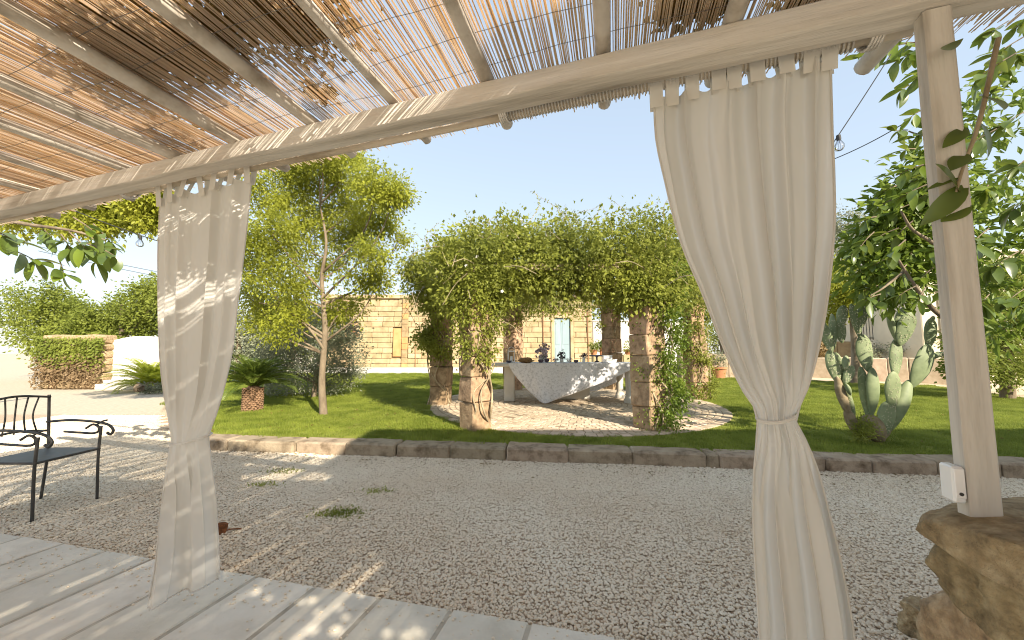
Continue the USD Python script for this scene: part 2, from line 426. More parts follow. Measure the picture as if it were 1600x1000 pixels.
# lawn sheet: between the kerb and the path
us = np.linspace(0, 1, 80); vs = np.linspace(0, 1, 60)
U, V = np.meshgrid(us, vs)
yy = 4.6 + V * 12.2
xx = lawn_left(yy) + U * (lawn_right(yy) - lawn_left(yy))
yy = np.clip(yy, lawn_front(xx), np.maximum(lawn_far(xx), lawn_front(xx) + 0.1))
lv = np.stack([xx, yy, lawn_z(yy)], -1).reshape(-1, 3)
ii, jj = np.meshgrid(np.arange(59), np.arange(79), indexing='ij')
lf = np.stack([ii * 80 + jj, ii * 80 + jj + 1, (ii + 1) * 80 + jj + 1, (ii + 1) * 80 + jj], -1).reshape(-1, 4)
tag(obj('lawn', (lv, lf), M['turf']), 'green lawn rising gently behind the stone kerb', kind='structure')

# raised dry earth that carries the lawn, the path and the buildings
ex = np.array([-16, -15, 0, 20, 40, 60.0]); ey = np.array([4.62, 5.6, 9, 12, 14, 17, 19.5, 30, 60.0])
def earth_x(x, y):
    l = lawn_left(y)
    return np.where(x < 0, np.where(x < -15.5, l - 0.3, np.where(x < -14, l + 0.02, x)), x)
X, Y = np.meshgrid(ex, ey)
X2 = earth_x(X, Y)
Y2 = np.maximum(Y, lawn_front(X2) + 0.02)
Z2 = lawn_z(Y2) - 0.015
Z2[:, 0] = -0.3
Z2 = np.where(Y2 > 50, Z2, Z2)
ev = np.stack([X2, Y2, Z2], -1).reshape(-1, 3)
n_, m_ = len(ex), len(ey)
i, j = np.meshgrid(np.arange(m_ - 1), np.arange(n_ - 1), indexing='ij')
tag(obj('garden_soil', (ev, np.stack([i * n_ + j, i * n_ + j + 1, (i + 1) * n_ + j + 1, (i + 1) * n_ + j], -1).reshape(-1, 4)), M['earth']), 'bare pale earth of the raised garden beside the lawn', kind='structure')

# pale path at the foot of the stone building
pv, pf = sheet(np.linspace(-13, 6, 40), np.linspace(16.2, 19.9, 6), lambda x, y: lawn_z(y) + 0.012)
tag(obj('path', (pv, pf), M['path']), 'pale paved path along the foot of the stone building', kind='structure')

# ------------------------------------------------------------------ gravel drive of loose pebbles
gb = sheet(np.linspace(-14, 7, 40), np.linspace(0.6, 8.5, 20), lambda x, y: GRAVEL_Z - 0.006 + 0 * x)
tag(obj('gravel_drive', gb, M['gravel']), 'grey gravel drive between the terrace and the kerb', kind='structure')


def pebble_patch(size, count, r0, rng):
    base = trimesh.creation.icosphere(subdivisions=1, radius=1.0)
    lo = trimesh.creation.icosahedron()
    v, f = np.array(lo.vertices), np.array(lo.faces)
    V, F = [], []
    for k in range(count):
        s = r0 * rng.uniform(0.55, 1.25) * np.array([1, rng.uniform(0.65, 1), rng.uniform(0.5, 0.8)])
        q = v * s * (1 + 0.16 * rng.normal(size=(len(v), 1)))
        g = int(math.ceil(math.sqrt(count))); cell = size / g
        q = rotz(q, rng.uniform(0, 6.28)) + np.array([(k % g + 0.5 + rng.uniform(-0.5, 0.5)) * cell - size / 2, (k // g + 0.5 + rng.uniform(-0.5, 0.5)) * cell - size / 2, rng.uniform(-0.35, 0.8) * r0])
        V.append(q); F.append(f + k * len(v))
    return np.vstack(V), np.vstack(F)


def instancer(name, protos, mat, pos, idx, rot, scale, label):
    path = numbered('/World', name)
    pi = UsdGeom.PointInstancer.Define(stage, path)
    for k, (pn, mesh, sm) in enumerate(protos):
        pm = usdkit.mesh(stage, f'{path}/{pn}' + (f'_{k:03d}' if k else ''), mesh, mat, sm)
        pi.CreatePrototypesRel().AddTarget(pm.GetPath())
    pi.CreatePositionsAttr(Vt.Vec3fArray.FromNumpy(np.asarray(pos, np.float32)))
    pi.CreateProtoIndicesAttr(Vt.IntArray.FromNumpy(np.asarray(idx, np.int32)))
    a = np.asarray(rot) / 2
    pi.CreateOrientationsAttr(Vt.QuathArray([Gf.Quath(float(math.cos(t)), 0, 0, float(math.sin(t))) for t in a]))
    sc = np.asarray(scale, np.float32)
    pi.CreateScalesAttr(Vt.Vec3fArray.FromNumpy(np.repeat(sc[:, None], 3, 1) if sc.ndim == 1 else sc))
    return tag(pi.GetPrim(), label, kind='stuff')


rng = np.random.default_rng(3)
PS = 0.32
protos = [('pebble_patch', pebble_patch(PS * 1.02, 441, 0.0106, rng), 40) for _ in range(4)]
pp = []
for y in np.arange(1.5, 8.4, PS):
    for x in np.arange(-9.5, 6.0, PS):
        if abs(x) > y * 1.42 + 0.5:
            continue
        if x > -4.4 and y > KL[1] + KD[1] / KD[0] * (x - KL[0]) + 0.13:
            continue
        if x < -4.4 and y > 5.4 and x > lawn_left(y) - 0.15:
            continue
        pp.append((x, y))
pp = np.array(pp)
pos = np.column_stack([pp + rng.uniform(-0.004, 0.004, pp.shape), np.full(len(pp), GRAVEL_Z - 0.004)])
instancer('gravel_pebbles', protos, M['pebble'], pos, rng.integers(0, 4, len(pos)), rng.integers(0, 4, len(pos)) * math.pi / 2, rng.uniform(0.98, 1.03, len(pos)), 'loose grey and cream pebbles of the gravel drive')

# ------------------------------------------------------------------ kerb of stone blocks
kerb = tag(UsdGeom.Xform.Define(stage, '/World/kerb').GetPrim(), 'low kerb of worn stone blocks holding the lawn', kind='structure')
rng = np.random.default_rng(5)
marks = [-0.8]
kl = np.linalg.norm(KR - KL)
cuts = [G(px, py, GRAVEL_Z)[0] for px, py in ((470, 703), (545, 707), (625, 707), (705, 711), (790, 714), (884, 718), (985, 722), (1097, 726), (1118, 727), (1282, 733), (1352, 735), (1450, 738))]
edges = [-4.62, -3.9] + cuts + [5.3, 5.95, 6.7]
for a, b in zip(edges[:-1], edges[1:]):
    ta, tb = (a - KL[0]) / KD[0], (b - KL[0]) / KD[0]
    L = tb - ta - 0.012
    if L < 0.05:
        continue
    c = KL + KD * (ta + tb) / 2 + KN * (0.16 + rng.normal() * 0.008)
    h = 0.26 + rng.normal() * 0.006
    v, f = cbox(L, 0.31, h, 0.022, 0.004, rng)
    m = trimesh.Trimesh(v, f).subdivide().subdivide()
    q = np.array(m.vertices); q += (np.stack([np.sin(q[:, 1] * 31 + a * 9), np.sin(q[:, 0] * 27 + a * 5), np.sin(q[:, 0] * 19 + q[:, 1] * 23 + a)], -1)) * 0.004
    q = rotz(q, math.atan2(KD[1], KD[0]) + rng.normal() * 0.006) + np.array([c[0], c[1], KERB_TOP - h / 2 + rng.normal() * 0.004])
    obj('kerb_stone', (q, m.faces), M['kerb'], kerb, 35)

# ------------------------------------------------------------------ terrace of stone slabs
TE0, TE1 = G(133, 853, 0.0)[:2], G(1000, 1000, 0.0)[:2]
TD = unit(TE1 - TE0)
RAF = unit(np.array([160.0, 600.0]))                # direction of rafters and slab joints
floor_ = tag(UsdGeom.Xform.Define(stage, '/World/terrace_floor').GetPrim(), 'terrace of long pale stone slabs under the pergola', kind='structure')
sw = 0.405
rng = np.random.default_rng(8)


def slab_mesh(c, lx, ly, ztop, th):
    # parallelogram: lx along TD, ly along -RAF
    ch = 0.008
    e1, e2 = np.array([TD[0], TD[1], 0]), np.array([-RAF[0], -RAF[1], 0])
    def ringp(i, z):
        return [c + e1 * i + e2 * i, c + e1 * (lx - i) + e2 * i, c + e1 * (lx - i) + e2 * (ly - i), c + e1 * i + e2 * (ly - i)]
    v = [p + [0, 0, ztop - th] for p in ringp(0, 0)] + [p + [0, 0, ztop - ch * 0.6] for p in ringp(0, 0)] + [p + [0, 0, ztop] for p in ringp(ch, 0)]
    f = []
    for k in range(2):
        for q in range(4):
            f.append([k * 4 + q, k * 4 + (q + 1) % 4, (k + 1) * 4 + (q + 1) % 4, (k + 1) * 4 + q])
    f.append([8, 9, 10, 11])
    f = np.array(f)[:, ::-1]
    return np.array(v), f


ref = G(402, 900, 0.0)[:2]                          # a joint meets the edge about here
s_ref = (ref - TE0) @ TD
first = s_ref - sw * 12
for k in range(26):
    s0 = first + k * sw
    off = rng.uniform(0, 0.05)
    lens = [0.86 + (0.0 if k % 2 else 0.22), 0.95, 1.0, 1.0]
    d0 = 0.0
    for L in lens:
        c = np.array([*(TE0 + TD * (s0 + 0.008) - RAF * (d0 + 0.006)), 0.0])
        obj('paving_slab', slab_mesh(c, sw - 0.024, L - 0.020, rng.normal() * 0.0012, 0.12), M['paver'], floor_)
        d0 += L
c = np.array([*(TE0 + TD * (first - 0.5) - RAF * 0.012), 0.0])
obj('mortar_bed', slab_mesh(c, sw * 28, 3.9, -0.005, 0.2), M['mortar'], floor_)

# ------------------------------------------------------------------ pergola
BZ = 2.2                                            # underside of the front beam
B0, B1 = G(133, 316, BZ), G(1433, 45, BZ)           # its lower outer edge
BD = unit(B1 - B0); BNO = np.array([-BD[1], BD[0], 0.0])      # BNO points outwards to the garden
pergola = thing('pergola', 'whitewashed timber pergola roofed with reed mats', 'pergola')
BW, BH = 0.092, 0.085
rng = np.random.default_rng(21)
n = 90
blen = np.linalg.norm(B1 - B0)
ss = np.linspace(-2.6, blen + 0.75, n)
prof = [(-BW, 0.006), (-BW + 0.008, 0.0), (-0.010, 0.0), (0, 0.008), (0, BH - 0.008), (-0.008, BH), (-BW + 0.008, BH), (-BW, BH - 0.008)]
verts = []
from meshkit import noise, fbm
for s in ss:
    for (a, b) in prof:
        wob = (fbm(np.array([[s * 2.1, a * 8, b * 8 + 3]]), 3, 2)[0] - 0.5) * 0.016
        wob2 = (fbm(np.array([[s * 1.7 + 40, a * 8, b * 8]]), 3, 4)[0] - 0.5) * 0.014
        verts.append(B0 + BD * s + BNO * (a + wob) + np.array([0, 0, b + wob2]))
m8 = len(prof)
i, j = np.meshgrid(np.arange(n - 1), np.arange(m8), indexing='ij')
bf = np.stack([i * m8 + j, (i + 1) * m8 + j, (i + 1) * m8 + (j + 1) % m8, i * m8 + (j + 1) % m8], -1).reshape(-1, 4)
verts = np.array(verts)
endf = np.array([[0, k, k + 1] for k in range(1, m8 - 1)])
bt = np.vstack([bf[:, [0, 1, 2]], bf[:, [0, 2, 3]], endf, (endf + (n - 1) * m8)[:, ::-1]])
bq = rotz(verts - B0, -math.atan2(BD[1], BD[0]))
fb_ = UsdGeom.Xformable(obj('front_beam', (bq, bt), M['beam_wood'], pergola, 35))
fb_.AddTranslateOp().Set(Gf.Vec3d(*map(float, B0)))
fb_.AddRotateZOp().Set(math.degrees(math.atan2(BD[1], BD[0])))

RAF3 = np.array([RAF[0], RAF[1], 0.0])
rz_ = BZ + BH + 0.022


def beam_point(x):                                  # on the beam's outer line at that x
    return B0 + BD * ((x - B0[0]) / BD[0])


raft_x = [0.69, 0.31, -0.07, -0.46, -0.87, -1.28, -1.69, -2.14, -2.56, -2.98, -3.4, 1.17]
for k, x in enumerate(raft_x):
    r = 0.0235 + rng.uniform(-0.003, 0.004)
    if k == 11:
        r = 0.031
    p0 = beam_point(x); p0[2] = rz_ + rng.normal() * 0.003
    ts = np.linspace(0.30 if k == 11 else 0.19 + rng.uniform(0, 0.05), -4.4, 16)
    pts = np.array([p0 + RAF3 * t + np.array([1, 0, 0]) * 0.014 * math.sin(t * 1.3 + k * 2) + np.array([0, 0, 0.010]) * math.sin(t * 1.7 + k) for t in ts])
    pts[:, 2] += 0.0
    obj('rafter', tube(pts, r * (1 + 0.06 * np.sin(np.arange(16) * 1.1 + k)), 12, True, 0.03, rng), M['pole'], pergola, 40)

# posts
post_c = B1 + BD * 0.006 - BNO * (BW / 2)
WALL_TOP = 0.93
post_w = 0.074
def post_mesh(h0, h1, w, lean=(0, 0)):
    zs = np.linspace(h0, h1, 14); V = []
    pr = np.array([(-1, -0.8), (-0.8, -1), (0.8, -1), (1, -0.8), (1, 0.8), (0.8, 1), (-0.8, 1), (-1, 0.8)]) * w / 2
    for z in zs:
        wob = (fbm(np.column_stack([pr * 12, np.full(8, z * 2.2)]), 3, 9) - 0.5) * 0.014
        for (a, b), o in zip(pr, wob):
            V.append(np.array([lean[0] * (z - h1) / (h0 - h1 + 1e-9), lean[1] * (z - h1) / (h0 - h1 + 1e-9), z]) + BD * (a * 0.80 + o) + BNO * (b * 0.62 + o))
    V = np.array(V); k = len(zs)
    i, j = np.meshgrid(np.arange(k - 1), np.arange(8), indexing='ij')
    q = np.stack([i * 8 + j, i * 8 + (j + 1) % 8, (i + 1) * 8 + (j + 1) % 8, (i + 1) * 8 + j], -1).reshape(-1, 4)
    f = np.vstack([q[:, [0, 1, 2]], q[:, [0, 2, 3]], [[0, b + 1, b] for b in range(1, 7)], [[(k - 1) * 8, (k - 1) * 8 + b, (k - 1) * 8 + b + 1] for b in range(1, 7)]])
    return V, f


pv_, pf_ = post_mesh(WALL_TOP - 0.10, BZ - 0.001, post_w)
obj('post', (pv_ + np.array([post_c[0], post_c[1], 0]), pf_), M['post_wood'], pergola, 35)
lp = B0 - BD * 1.55 - BNO * (BW / 2)
pv_, pf_ = post_mesh(0.0, BZ - 0.001, post_w)
obj('post', (pv_ + np.array([lp[0], lp[1], 0]), pf_), M['post_wood'], pergola, 35)

# reed mats: thousands of thin reeds in one part
rng = np.random.default_rng(31)
MAT_Z = rz_ + 0.03
holes = []
for px, py in ((400, 925), (388, 918), (487, 938), (497, 955), (490, 985), (530, 950), (540, 965), (565, 928), (525, 985), (605, 990), (652, 988), (636, 995), (655, 938), (470, 940), (420, 935)):
    g = G(px, py, 0.0)
    t = (MAT_Z - g[2]) / SUN[2]
    h = g + SUN * t
    holes.append((h[0], h[1], rng.uniform(0.020, 0.031)))
holes = np.array(holes)
_out = np.array([-RAF[1], RAF[0], 0.0])             # across the reeds, leftwards


def reed_layer(x0, x1, step, t_back, t_front, z, rad, rng, skip=0.0, back_only=False):
    V, F, n0 = [], [], 0
    x = x0
    while x < x1:
        x += step * rng.uniform(0.7, 1.35)
        if rng.random() < skip:
            continue
        p0 = beam_point(x)
        tf = (min(t_front, (0.82 - p0[1]) / RAF[1]) if back_only else t_front) + rng.uniform(-0.05, 0.035)
        ta = t_back + rng.uniform(-0.1, 0.1)
        r = rad * rng.uniform(0.7, 1.35)
        slope = rng.normal() * 0.006
        m = 8
        ts = np.linspace(tf, ta, m)
        base = p0[None] + RAF3[None] * ts[:, None]
        base[:, 2] = z + rng.uniform(-0.004, 0.004) + 0.0025 * np.sin(ts * 3 + rng.uniform(0, 6))
        base += _out[None] * (slope * (ts[:, None] - tf) + 0.004 * np.sin(ts * 2.2 + rng.uniform(0, 6))[:, None])
        # pieces of the reed that pass over a hole are broken out
        cutsets = [(0, m - 1, None)]
        seg = [base]
        if not back_only or True:
            rel = holes[:, :2] + SUN[:2] / SUN[2] * (z - MAT_Z) - p0[None, :2]
            along = rel @ RAF; across = rel @ np.array([-RAF[1], RAF[0]])
            near = [(a, math.sqrt(max(hr * hr - c * c, 0))) for a, c, hr in zip(along, across, holes[:, 2]) if abs(c) < hr and ta < a < tf]
            if near:
                seg = []; hi = tf
                for a, w in sorted(near, reverse=True):
                    if a + w < hi:
                        seg.append((hi, a + w))
                    hi = min(hi, a - w)
                seg.append((hi, ta))
                pcs = []
                for a, b in seg:
                    if a - b < 0.02:
                        continue
                    tt = np.linspace(a, b, 5)
                    q = p0[None] + RAF3[None] * tt[:, None]; q[:, 2] = base[0, 2]
                    pcs.append(q)
                seg = pcs
        for b in seg:
            v, f = tube(b, r, 4, False)
            V.append(v); F.append(f + n0); n0 += len(v)
    return np.vstack(V), np.vstack(F)


mb = MB()
mb.add(*reed_layer(-4.4, 1.5, 0.0053, -4.3, 0.245, MAT_Z, 0.0020, rng))
mb.add(*reed_layer(-4.4, 1.5, 0.040, -4.3, 0.22, MAT_Z + 0.006, 0.0022, rng))
mb.add(*reed_layer(-4.4, -1.15, 0.009, -4.3, 0.20, MAT_Z + 0.010, 0.0022, rng))
obj('reed_mat', mb.get(), M['reed'], pergola, True)
mb = MB()
mb.add(*reed_layer(-1.75, 3.2, 0.0075, -4.3, 0.2, MAT_Z + 0.020, 0.0042, rng, back_only=True))
mb.add(*reed_layer(-1.65, 3.2, 0.0085, -4.3, 0.2, MAT_Z + 0.030, 0.0042, rng, back_only=True))
obj('reed_mat', mb.get(), M['reed'], pergola, True)
# binding wires across the reeds
for k in range(22):
    t = 0.17 - k * 0.135
    pts = []
    for x in np.linspace(-4.35, 1.5, 90):
        p = beam_point(x) + RAF3 * (t + 0.012 * math.sin(x * 5 + k * 1.7))
        p[2] = MAT_Z - 0.0052 + 0.0015 * math.sin(x * 40)
        pts.append(p)
    obj('binding_wire', tube(pts, 0.0012, 4, False), M['wire'], pergola, True)

# vine with dry leaves spread on top of the reeds
rng = np.random.default_rng(37)
roofvine = thing('roof_vine', 'brown dry leaves lying in patches on top of the reed roof', 'climbing plant')
mb = MB()
for px, py, rad, cnt in (q if False else (q[0], q[1], q[2], q[3] * 4) for q in ((215, 60, 0.18, 420), (280, 90, 0.13, 260), (180, 110, 0.14, 260), (440, 25, 0.17, 360), (375, 10, 0.12, 240), (330, 60, 0.1, 180), (1085, 8, 0.07, 110), (1050, 20, 0.045, 60), (1120, 15, 0.05, 60), (1260, 5, 0.06, 80), (500, 150, 0.05, 40), (260, 200, 0.12, 70))):
    c = G(px, py, MAT_Z + 0.03)
    q = c[None] + np.column_stack([rng.normal(size=(cnt, 2)) * rad * 0.55, rng.uniform(0, 0.03, cnt)])
    d = np.column_stack([rng.normal(size=(cnt, 2)), rng.normal(size=cnt) * 0.15])
    L = rng.uniform(0.014, 0.042, cnt)
    mb.add(*leaf_cloud(q, d, np.tile([0, 0, 1.0], (cnt, 1)) + rng.normal(size=(cnt, 3)) * 0.2, L, L * 0.7))
tag(obj('dry_leaves', mb.get(), M['dryleaf'], roofvine), kind='stuff')
# the leafier growth behind, over the inner half of the roof
q = np.column_stack([rng.uniform(-0.6, 3.0, 1500), rng.uniform(-2.6, -0.2, 1500), MAT_Z + 0.045 + rng.uniform(0, 0.05, 1500)])
keep = np.min(np.hypot(q[:, None, 0] - holes[None, :, 0], q[:, None, 1] - holes[None, :, 1]), 1) > 0.24
q = q[keep]
L = rng.uniform(0.06, 0.11, len(q))
tag(obj('foliage', leaf_cloud(q, rng.normal(size=(len(q), 3)) * [1, 1, 0.2], np.tile([0, 0, 1.0], (len(q), 1)) + rng.normal(size=(len(q), 3)) * 0.3, L, L * 0.7), M['leaf_rose'], roofvine), kind='stuff')

# curtain rod with its cord
ROD_OFF = 0.058
def rod_point(s, z=BZ + 0.034):
    p = B0 + BD * s + BNO * ROD_OFF
    p[2] = z
    return p


rod = thing('curtain_rod', 'long white pole bound with cord under the front beam', 'curtain rod')
obj('pole', tube([rod_point(s) + np.array([0, 0, 0.004 * math.sin(s * 2)]) for s in np.linspace(-2.0, blen + 0.02, 40)], 0.016, 12, True, 0.02, rng), M['whitewash'], rod, 40)
s_a = (P(800, 180, 1.5)[0] - B0[0]) / BD[0]
turns = 95
aa = np.linspace(0, turns * 2 * math.pi, turns * 12)
sa = np.linspace(s_a - 0.05, blen - 0.12, len(aa))
cp_ = np.array([rod_point(s) + BNO * 0.0195 * math.cos(a) + np.array([0, 0, 0.0195 * math.sin(a)]) for s, a in zip(sa, aa)])
obj('cord', tube(cp_, 0.0035, 5), M['rope'], rod, True)
for s in (0.35, s_a - 0.05, blen - 0.1):
    mb = MB()
    for q in range(4):
        a = np.linspace(0, 2 * math.pi, 22)
        mb.add(*tube([rod_point(s + 0.008 * q) + BNO * (-0.035 + 0.060 * math.cos(t)) + np.array([0, 0, 0.03 + 0.075 * math.sin(t)]) for t in a], 0.004, 5))
    obj('lashing', mb.get(), M['rope'], rod, True)

# ------------------------------------------------------------------ curtains
plane_n = np.array([-BD[1], BD[0], 0.0])


def on_plane(px, py, off=0.0):
    o = B0 + BNO * (ROD_OFF + off)
    r = ray(px, py)
    return EYE + r * (((o - EYE) @ plane_n) / (r @ plane_n))


def edge_curve(pts, n, t_tie):
    """pts: (px, py, offset of depth from the rod's plane, t). Returns n points along t in [0, 1]."""
    p = np.array([on_plane(a, b, c) for a, b, c, _ in pts]); t = np.array([q[3] for q in pts])
    tt = np.linspace(0, 1, n)
    from scipy.interpolate import PchipInterpolator
    return PchipInterpolator(t, p, axis=0)(tt)


def curtain(name, label, left, right, tie_t, folds, amp, seed, tie_r, tabs, tab_h):
    rng = np.random.default_rng(seed)
    nt, ns = 210, 300
    Lc, Rc = edge_curve(left, nt, tie_t), edge_curve(right, nt, tie_t)
    t = np.linspace(0, 1, nt); s = np.linspace(0, 1, ns)
    ph = rng.uniform(0, 6.28, 8)
    # irregular fold phase across the cloth
    warp = s + 0.035 * np.sin(s * 9 + ph[0]) + 0.02 * np.sin(s * 17 + ph[1])
    # each fold keeps its own depth and its own sharpness
    calm = None
    gk = 0.65 + 0.5 * np.abs(np.sin(warp * folds * 0.5 * 2.3 + ph[7]))
    V = np.zeros((nt, ns, 3))
    for k in range(nt):
        a, b = Lc[k], Rc[k]
        e = b - a; w = np.linalg.norm(e); e = e / w
        nrm = unit(np.cross(e, [0, 0, 1.0]))
        dt = t[k] - tie_t
        tight = math.exp(-(dt / 0.075) ** 2)
        A = amp[0] * (1 - tight) + amp[1] * tight
        if dt > 0:
            A = A * (1 + 0.3 * min(dt * 3, 1))
        drift = 0.35 * math.sin(t[k] * 2.3 + ph[2]) + 0.2 * t[k]
        nf = folds
        low = float(np.clip((dt - 0.02) / 0.14, 0, 1)); low = low * low * (3 - 2 * low)
        arg = 2 * math.pi * (warp * nf + drift * (1 - tight))
        wave = np.sin(arg) + 0.35 * np.sin(2 * arg + ph[3] + 1.2 * t[k]) + 0.25 * np.sin(0.43 * arg + ph[4])
        wave = np.sign(wave) * np.abs(wave) ** 0.8 * gk
        soft = np.sin(2 * math.pi * (s * nf * 0.42 + 0.12 * t[k]) + ph[5]) + 0.30 * np.sin(2 * math.pi * s * nf * 0.95 + ph[6])
        wave = wave * (1 - 0.82 * low) + soft * 1.1 * low
        wave += 0.12 * (1 - low) * np.sin(arg * 2.7 + ph[5] + 3 * t[k]) * (1 - tight)
        edge = np.clip(np.minimum(s, 1 - s) * 14, 0.12, 1)
        # a bundle: the middle bulges both ways near the tie
        bulge = tight * tie_r * np.sqrt(np.clip(1 - (2 * s - 1) ** 2, 0, 1)) * (0.85 + 0.15 * np.sin(arg * 0.8 + ph[1]))
        dep = A * wave * edge * (1 - 0.85 * tight) + bulge * 0.8
        lat = 0.010 * np.cos(arg) * (1 - tight) * edge
        V[k] = a + e * (s[:, None] * w + lat[:, None]) + nrm * dep[:, None]
        V[k, :, 2] += 0.002 * wave * edge * (0.0 if k < nt - 12 else (k - nt + 12) / 12.0) * 0.5
    # small creases radiating from the tie
    tt = t[:, None]; sv = s[None, :]
    near = np.exp(-((tt - tie_t) / 0.10) ** 2)
    cre = 0.0022 * near * np.sin(sv * 46 + ph[6] + 9 * np.abs(tt - tie_t))
    V += (plane_n * -1)[None, None] * cre[..., None]
    wr = (fbm(np.stack([np.broadcast_to(sv * 9, (nt, ns)), np.broadcast_to(tt * 5, (nt, ns)), np.full((nt, ns), seed * 1.0)], -1), 3, seed) - 0.5) * 0.012
    V += (plane_n * -1)[None, None] * wr[..., None]
    # scooped top between the tabs
    top = np.abs(np.sin(math.pi * (s * (tabs - 1))))
    for k in range(12):
        V[k, :, 2] -= 0.028 * top * (1 - k / 12.0)
    i, j = np.meshgrid(np.arange(nt - 1), np.arange(ns - 1), indexing='ij')
    f = np.stack([i * ns + j, i * ns + j + 1, (i + 1) * ns + j + 1, (i + 1) * ns + j], -1).reshape(-1, 4)
    c = thing(name, label, 'curtain')
    obj('cloth', (V.reshape(-1, 3), f), M['cloth'], c, True)
    # hems: doubled cloth at the two long edges and the foot
    mb = MB()
    for col in (0, ns - 1):
        mb.add(*tube(V[::5, col], 0.0035, 6))
    mb.add(*tube(V[-1, ::4], 0.0035, 6))
    obj('hem', mb.get(), M['cloth'], c, True)
    # tabs over the rod
    for q in range(tabs):
        sj = q / (tabs - 1)
        col = int(round(np.clip(sj, 0.012, 0.988) * (ns - 1)))
        p = V[4, col]
        sr = (p - B0) @ BD
        zr = BZ - 0.028
        wq = 0.021
        loop = []
        rp = rod_point(sr)
        for u in np.linspace(0, 1, 15):
            ang = math.pi * u
            if u == 0 or u == 1:
                pass
            loop.append(rp + BNO * (-0.021 * math.cos(ang)) + np.array([0, 0, 0.021 * math.sin(ang)]))
        loop = [p - BNO * 0.012 - np.array([0, 0, 0.010])] + loop + [p + BNO * 0.012 - np.array([0, 0, 0.010])]
        loop = np.array(loop)
        v = np.vstack([loop - BD * wq, loop + BD * wq]); k = len(loop)
        ff = np.array([[a, a + 1, k + a + 1, k + a] for a in range(k - 1)])
        obj('tab', (v, ff), M['cloth'], c, True)
    # the tie
    kt = int(tie_t * (nt - 1))
    a, b = Lc[kt], Rc[kt]
    e = b - a; w = np.linalg.norm(e); e /= w
    nrm = unit(np.cross(e, [0, 0, 1.0])); cen = (a + b) / 2
    mb = MB()
    na = 60; nz = 9
    ang = np.linspace(0, 2 * math.pi, na, endpoint=False)
    tv = []
    for z in np.linspace(-1, 1, nz):
        rr_ = 1 + 0.05 * math.cos(z * 1.5) + 0.015 * np.sin(ang * 7 + z * 3)
        tv.append(cen + e[None] * ((w / 2 + 0.004) * rr_ * np.cos(ang))[:, None] + nrm[None] * ((tie_r * 0.98 + amp[1] * 0.4) * rr_ * np.sin(ang))[:, None]
                  + np.array([0, 0, 1.0])[None] * (z * 0.005 + 0.010 * np.cos(ang + 0.6) - 0.010 * np.sin(ang))[:, None])
    tv = np.array(tv)
    i, j = np.meshgrid(np.arange(nz - 1), np.arange(na), indexing='ij')
    ff = np.stack([i * na + j, i * na + (j + 1) % na, (i + 1) * na + (j + 1) % na, (i + 1) * na + j], -1).reshape(-1, 4)
    obj('tie_band', (tv.reshape(-1, 3), ff), M['cloth'], c, True)
    return c


def tees(pts, tie_y, tie_t, top, bottom):
    out = []
    for x, y, o in pts:
        t = (y - top) / (tie_y - top) * tie_t if y <= tie_y else tie_t + (y - tie_y) / (bottom - tie_y) * (1 - tie_t)
        out.append((x, y, o, float(np.clip(t, 0, 1))))
    return out


# right curtain: the cloth reaches the floor below the picture
Lr = [(1021, 146, 0), (1023, 200, 0), (1040, 290, 0), (1064, 380, 0), (1096, 455, 0), (1126, 532, 0), (1156, 602, 0), (1184, 652, 0), (1181, 700, 0), (1177, 760, 0), (1179, 860, 0), (1187, 1000, 0), (1194, 1180, 0)]
Rr = [(1298, 82, 0), (1300, 200, 0), (1303, 330, 0), (1297, 420, 0), (1286, 500, 0), (1271, 570, 0), (1256, 620, 0), (1242, 652, 0), (1262, 694, 0), (1281, 745, 0), (1301, 820, 0), (1319, 900, 0), (1336, 1000, 0), (1352, 1180, 0)]
curtain('curtain', 'right white cotton curtain, wider at the top, knotted in beside the prickly pear', tees(Lr, 652, 0.52, 146, 1180), tees(Rr, 652, 0.52, 82, 1180), 0.52, 5.6, (0.019, 0.008), 4, 0.034, 9, 0.06)
Ll = [(250, 308, 0), (247, 360, 0), (246, 430, 0), (247, 500, 0), (250, 560, 0), (256, 612, 0), (263, 652, 0), (271, 690, 0), (263, 722, -0.02), (256, 770, -0.05), (249, 830, -0.09), (241, 890, -0.13), (228, 950, -0.17)]
Rl = [(393, 270, 0), (388, 330, 0), (380, 400, 0), (371, 470, 0), (362, 540, 0), (350, 600, 0), (336, 652, 0), (325, 684, 0), (329, 712, 0.0), (333, 760, 0.02), (337, 810, 0.04), (341, 860, 0.05), (343, 905, 0.06)]
Lt = tees(Ll, 690, 0.60, 308, 950); Rt = tees(Rl, 684, 0.60, 270, 905)
curtain('curtain', 'left white cotton curtain, tied near its foot and hanging to the slabs', Lt, Rt, 0.60, 4.0, (0.020, 0.009), 9, 0.048, 7, 0.06)

# ------------------------------------------------------------------ rough stone wall at the right under the post
rng = np.random.default_rng(51)
wall = thing('rubble_wall', 'rough brown rubble wall carrying the right pergola post', 'wall')


def boulder(c, s, seed, rot=0.0, rough=0.10):
    m = trimesh.creation.box((1, 1, 1)).subdivide().subdivide().subdivide().subdivide().subdivide()
    v = np.array(m.vertices)
    v = v / np.maximum(np.linalg.norm(v, axis=1, keepdims=True) / 0.68, 1) * 1.0
    v *= np.asarray(s)
    nz = np.abs(fbm(v * 9 + seed * 9.1, 5, seed)[:, None] - 0.5) * -2.2 + 0.35 + 0.6 * (fbm(v * 30 + seed, 3, seed + 3)[:, None] - 0.5)
    v = v + unit(v) * nz * rough * 1.3
    return rotz(v, rot) + np.asarray(c), np.array(m.faces)


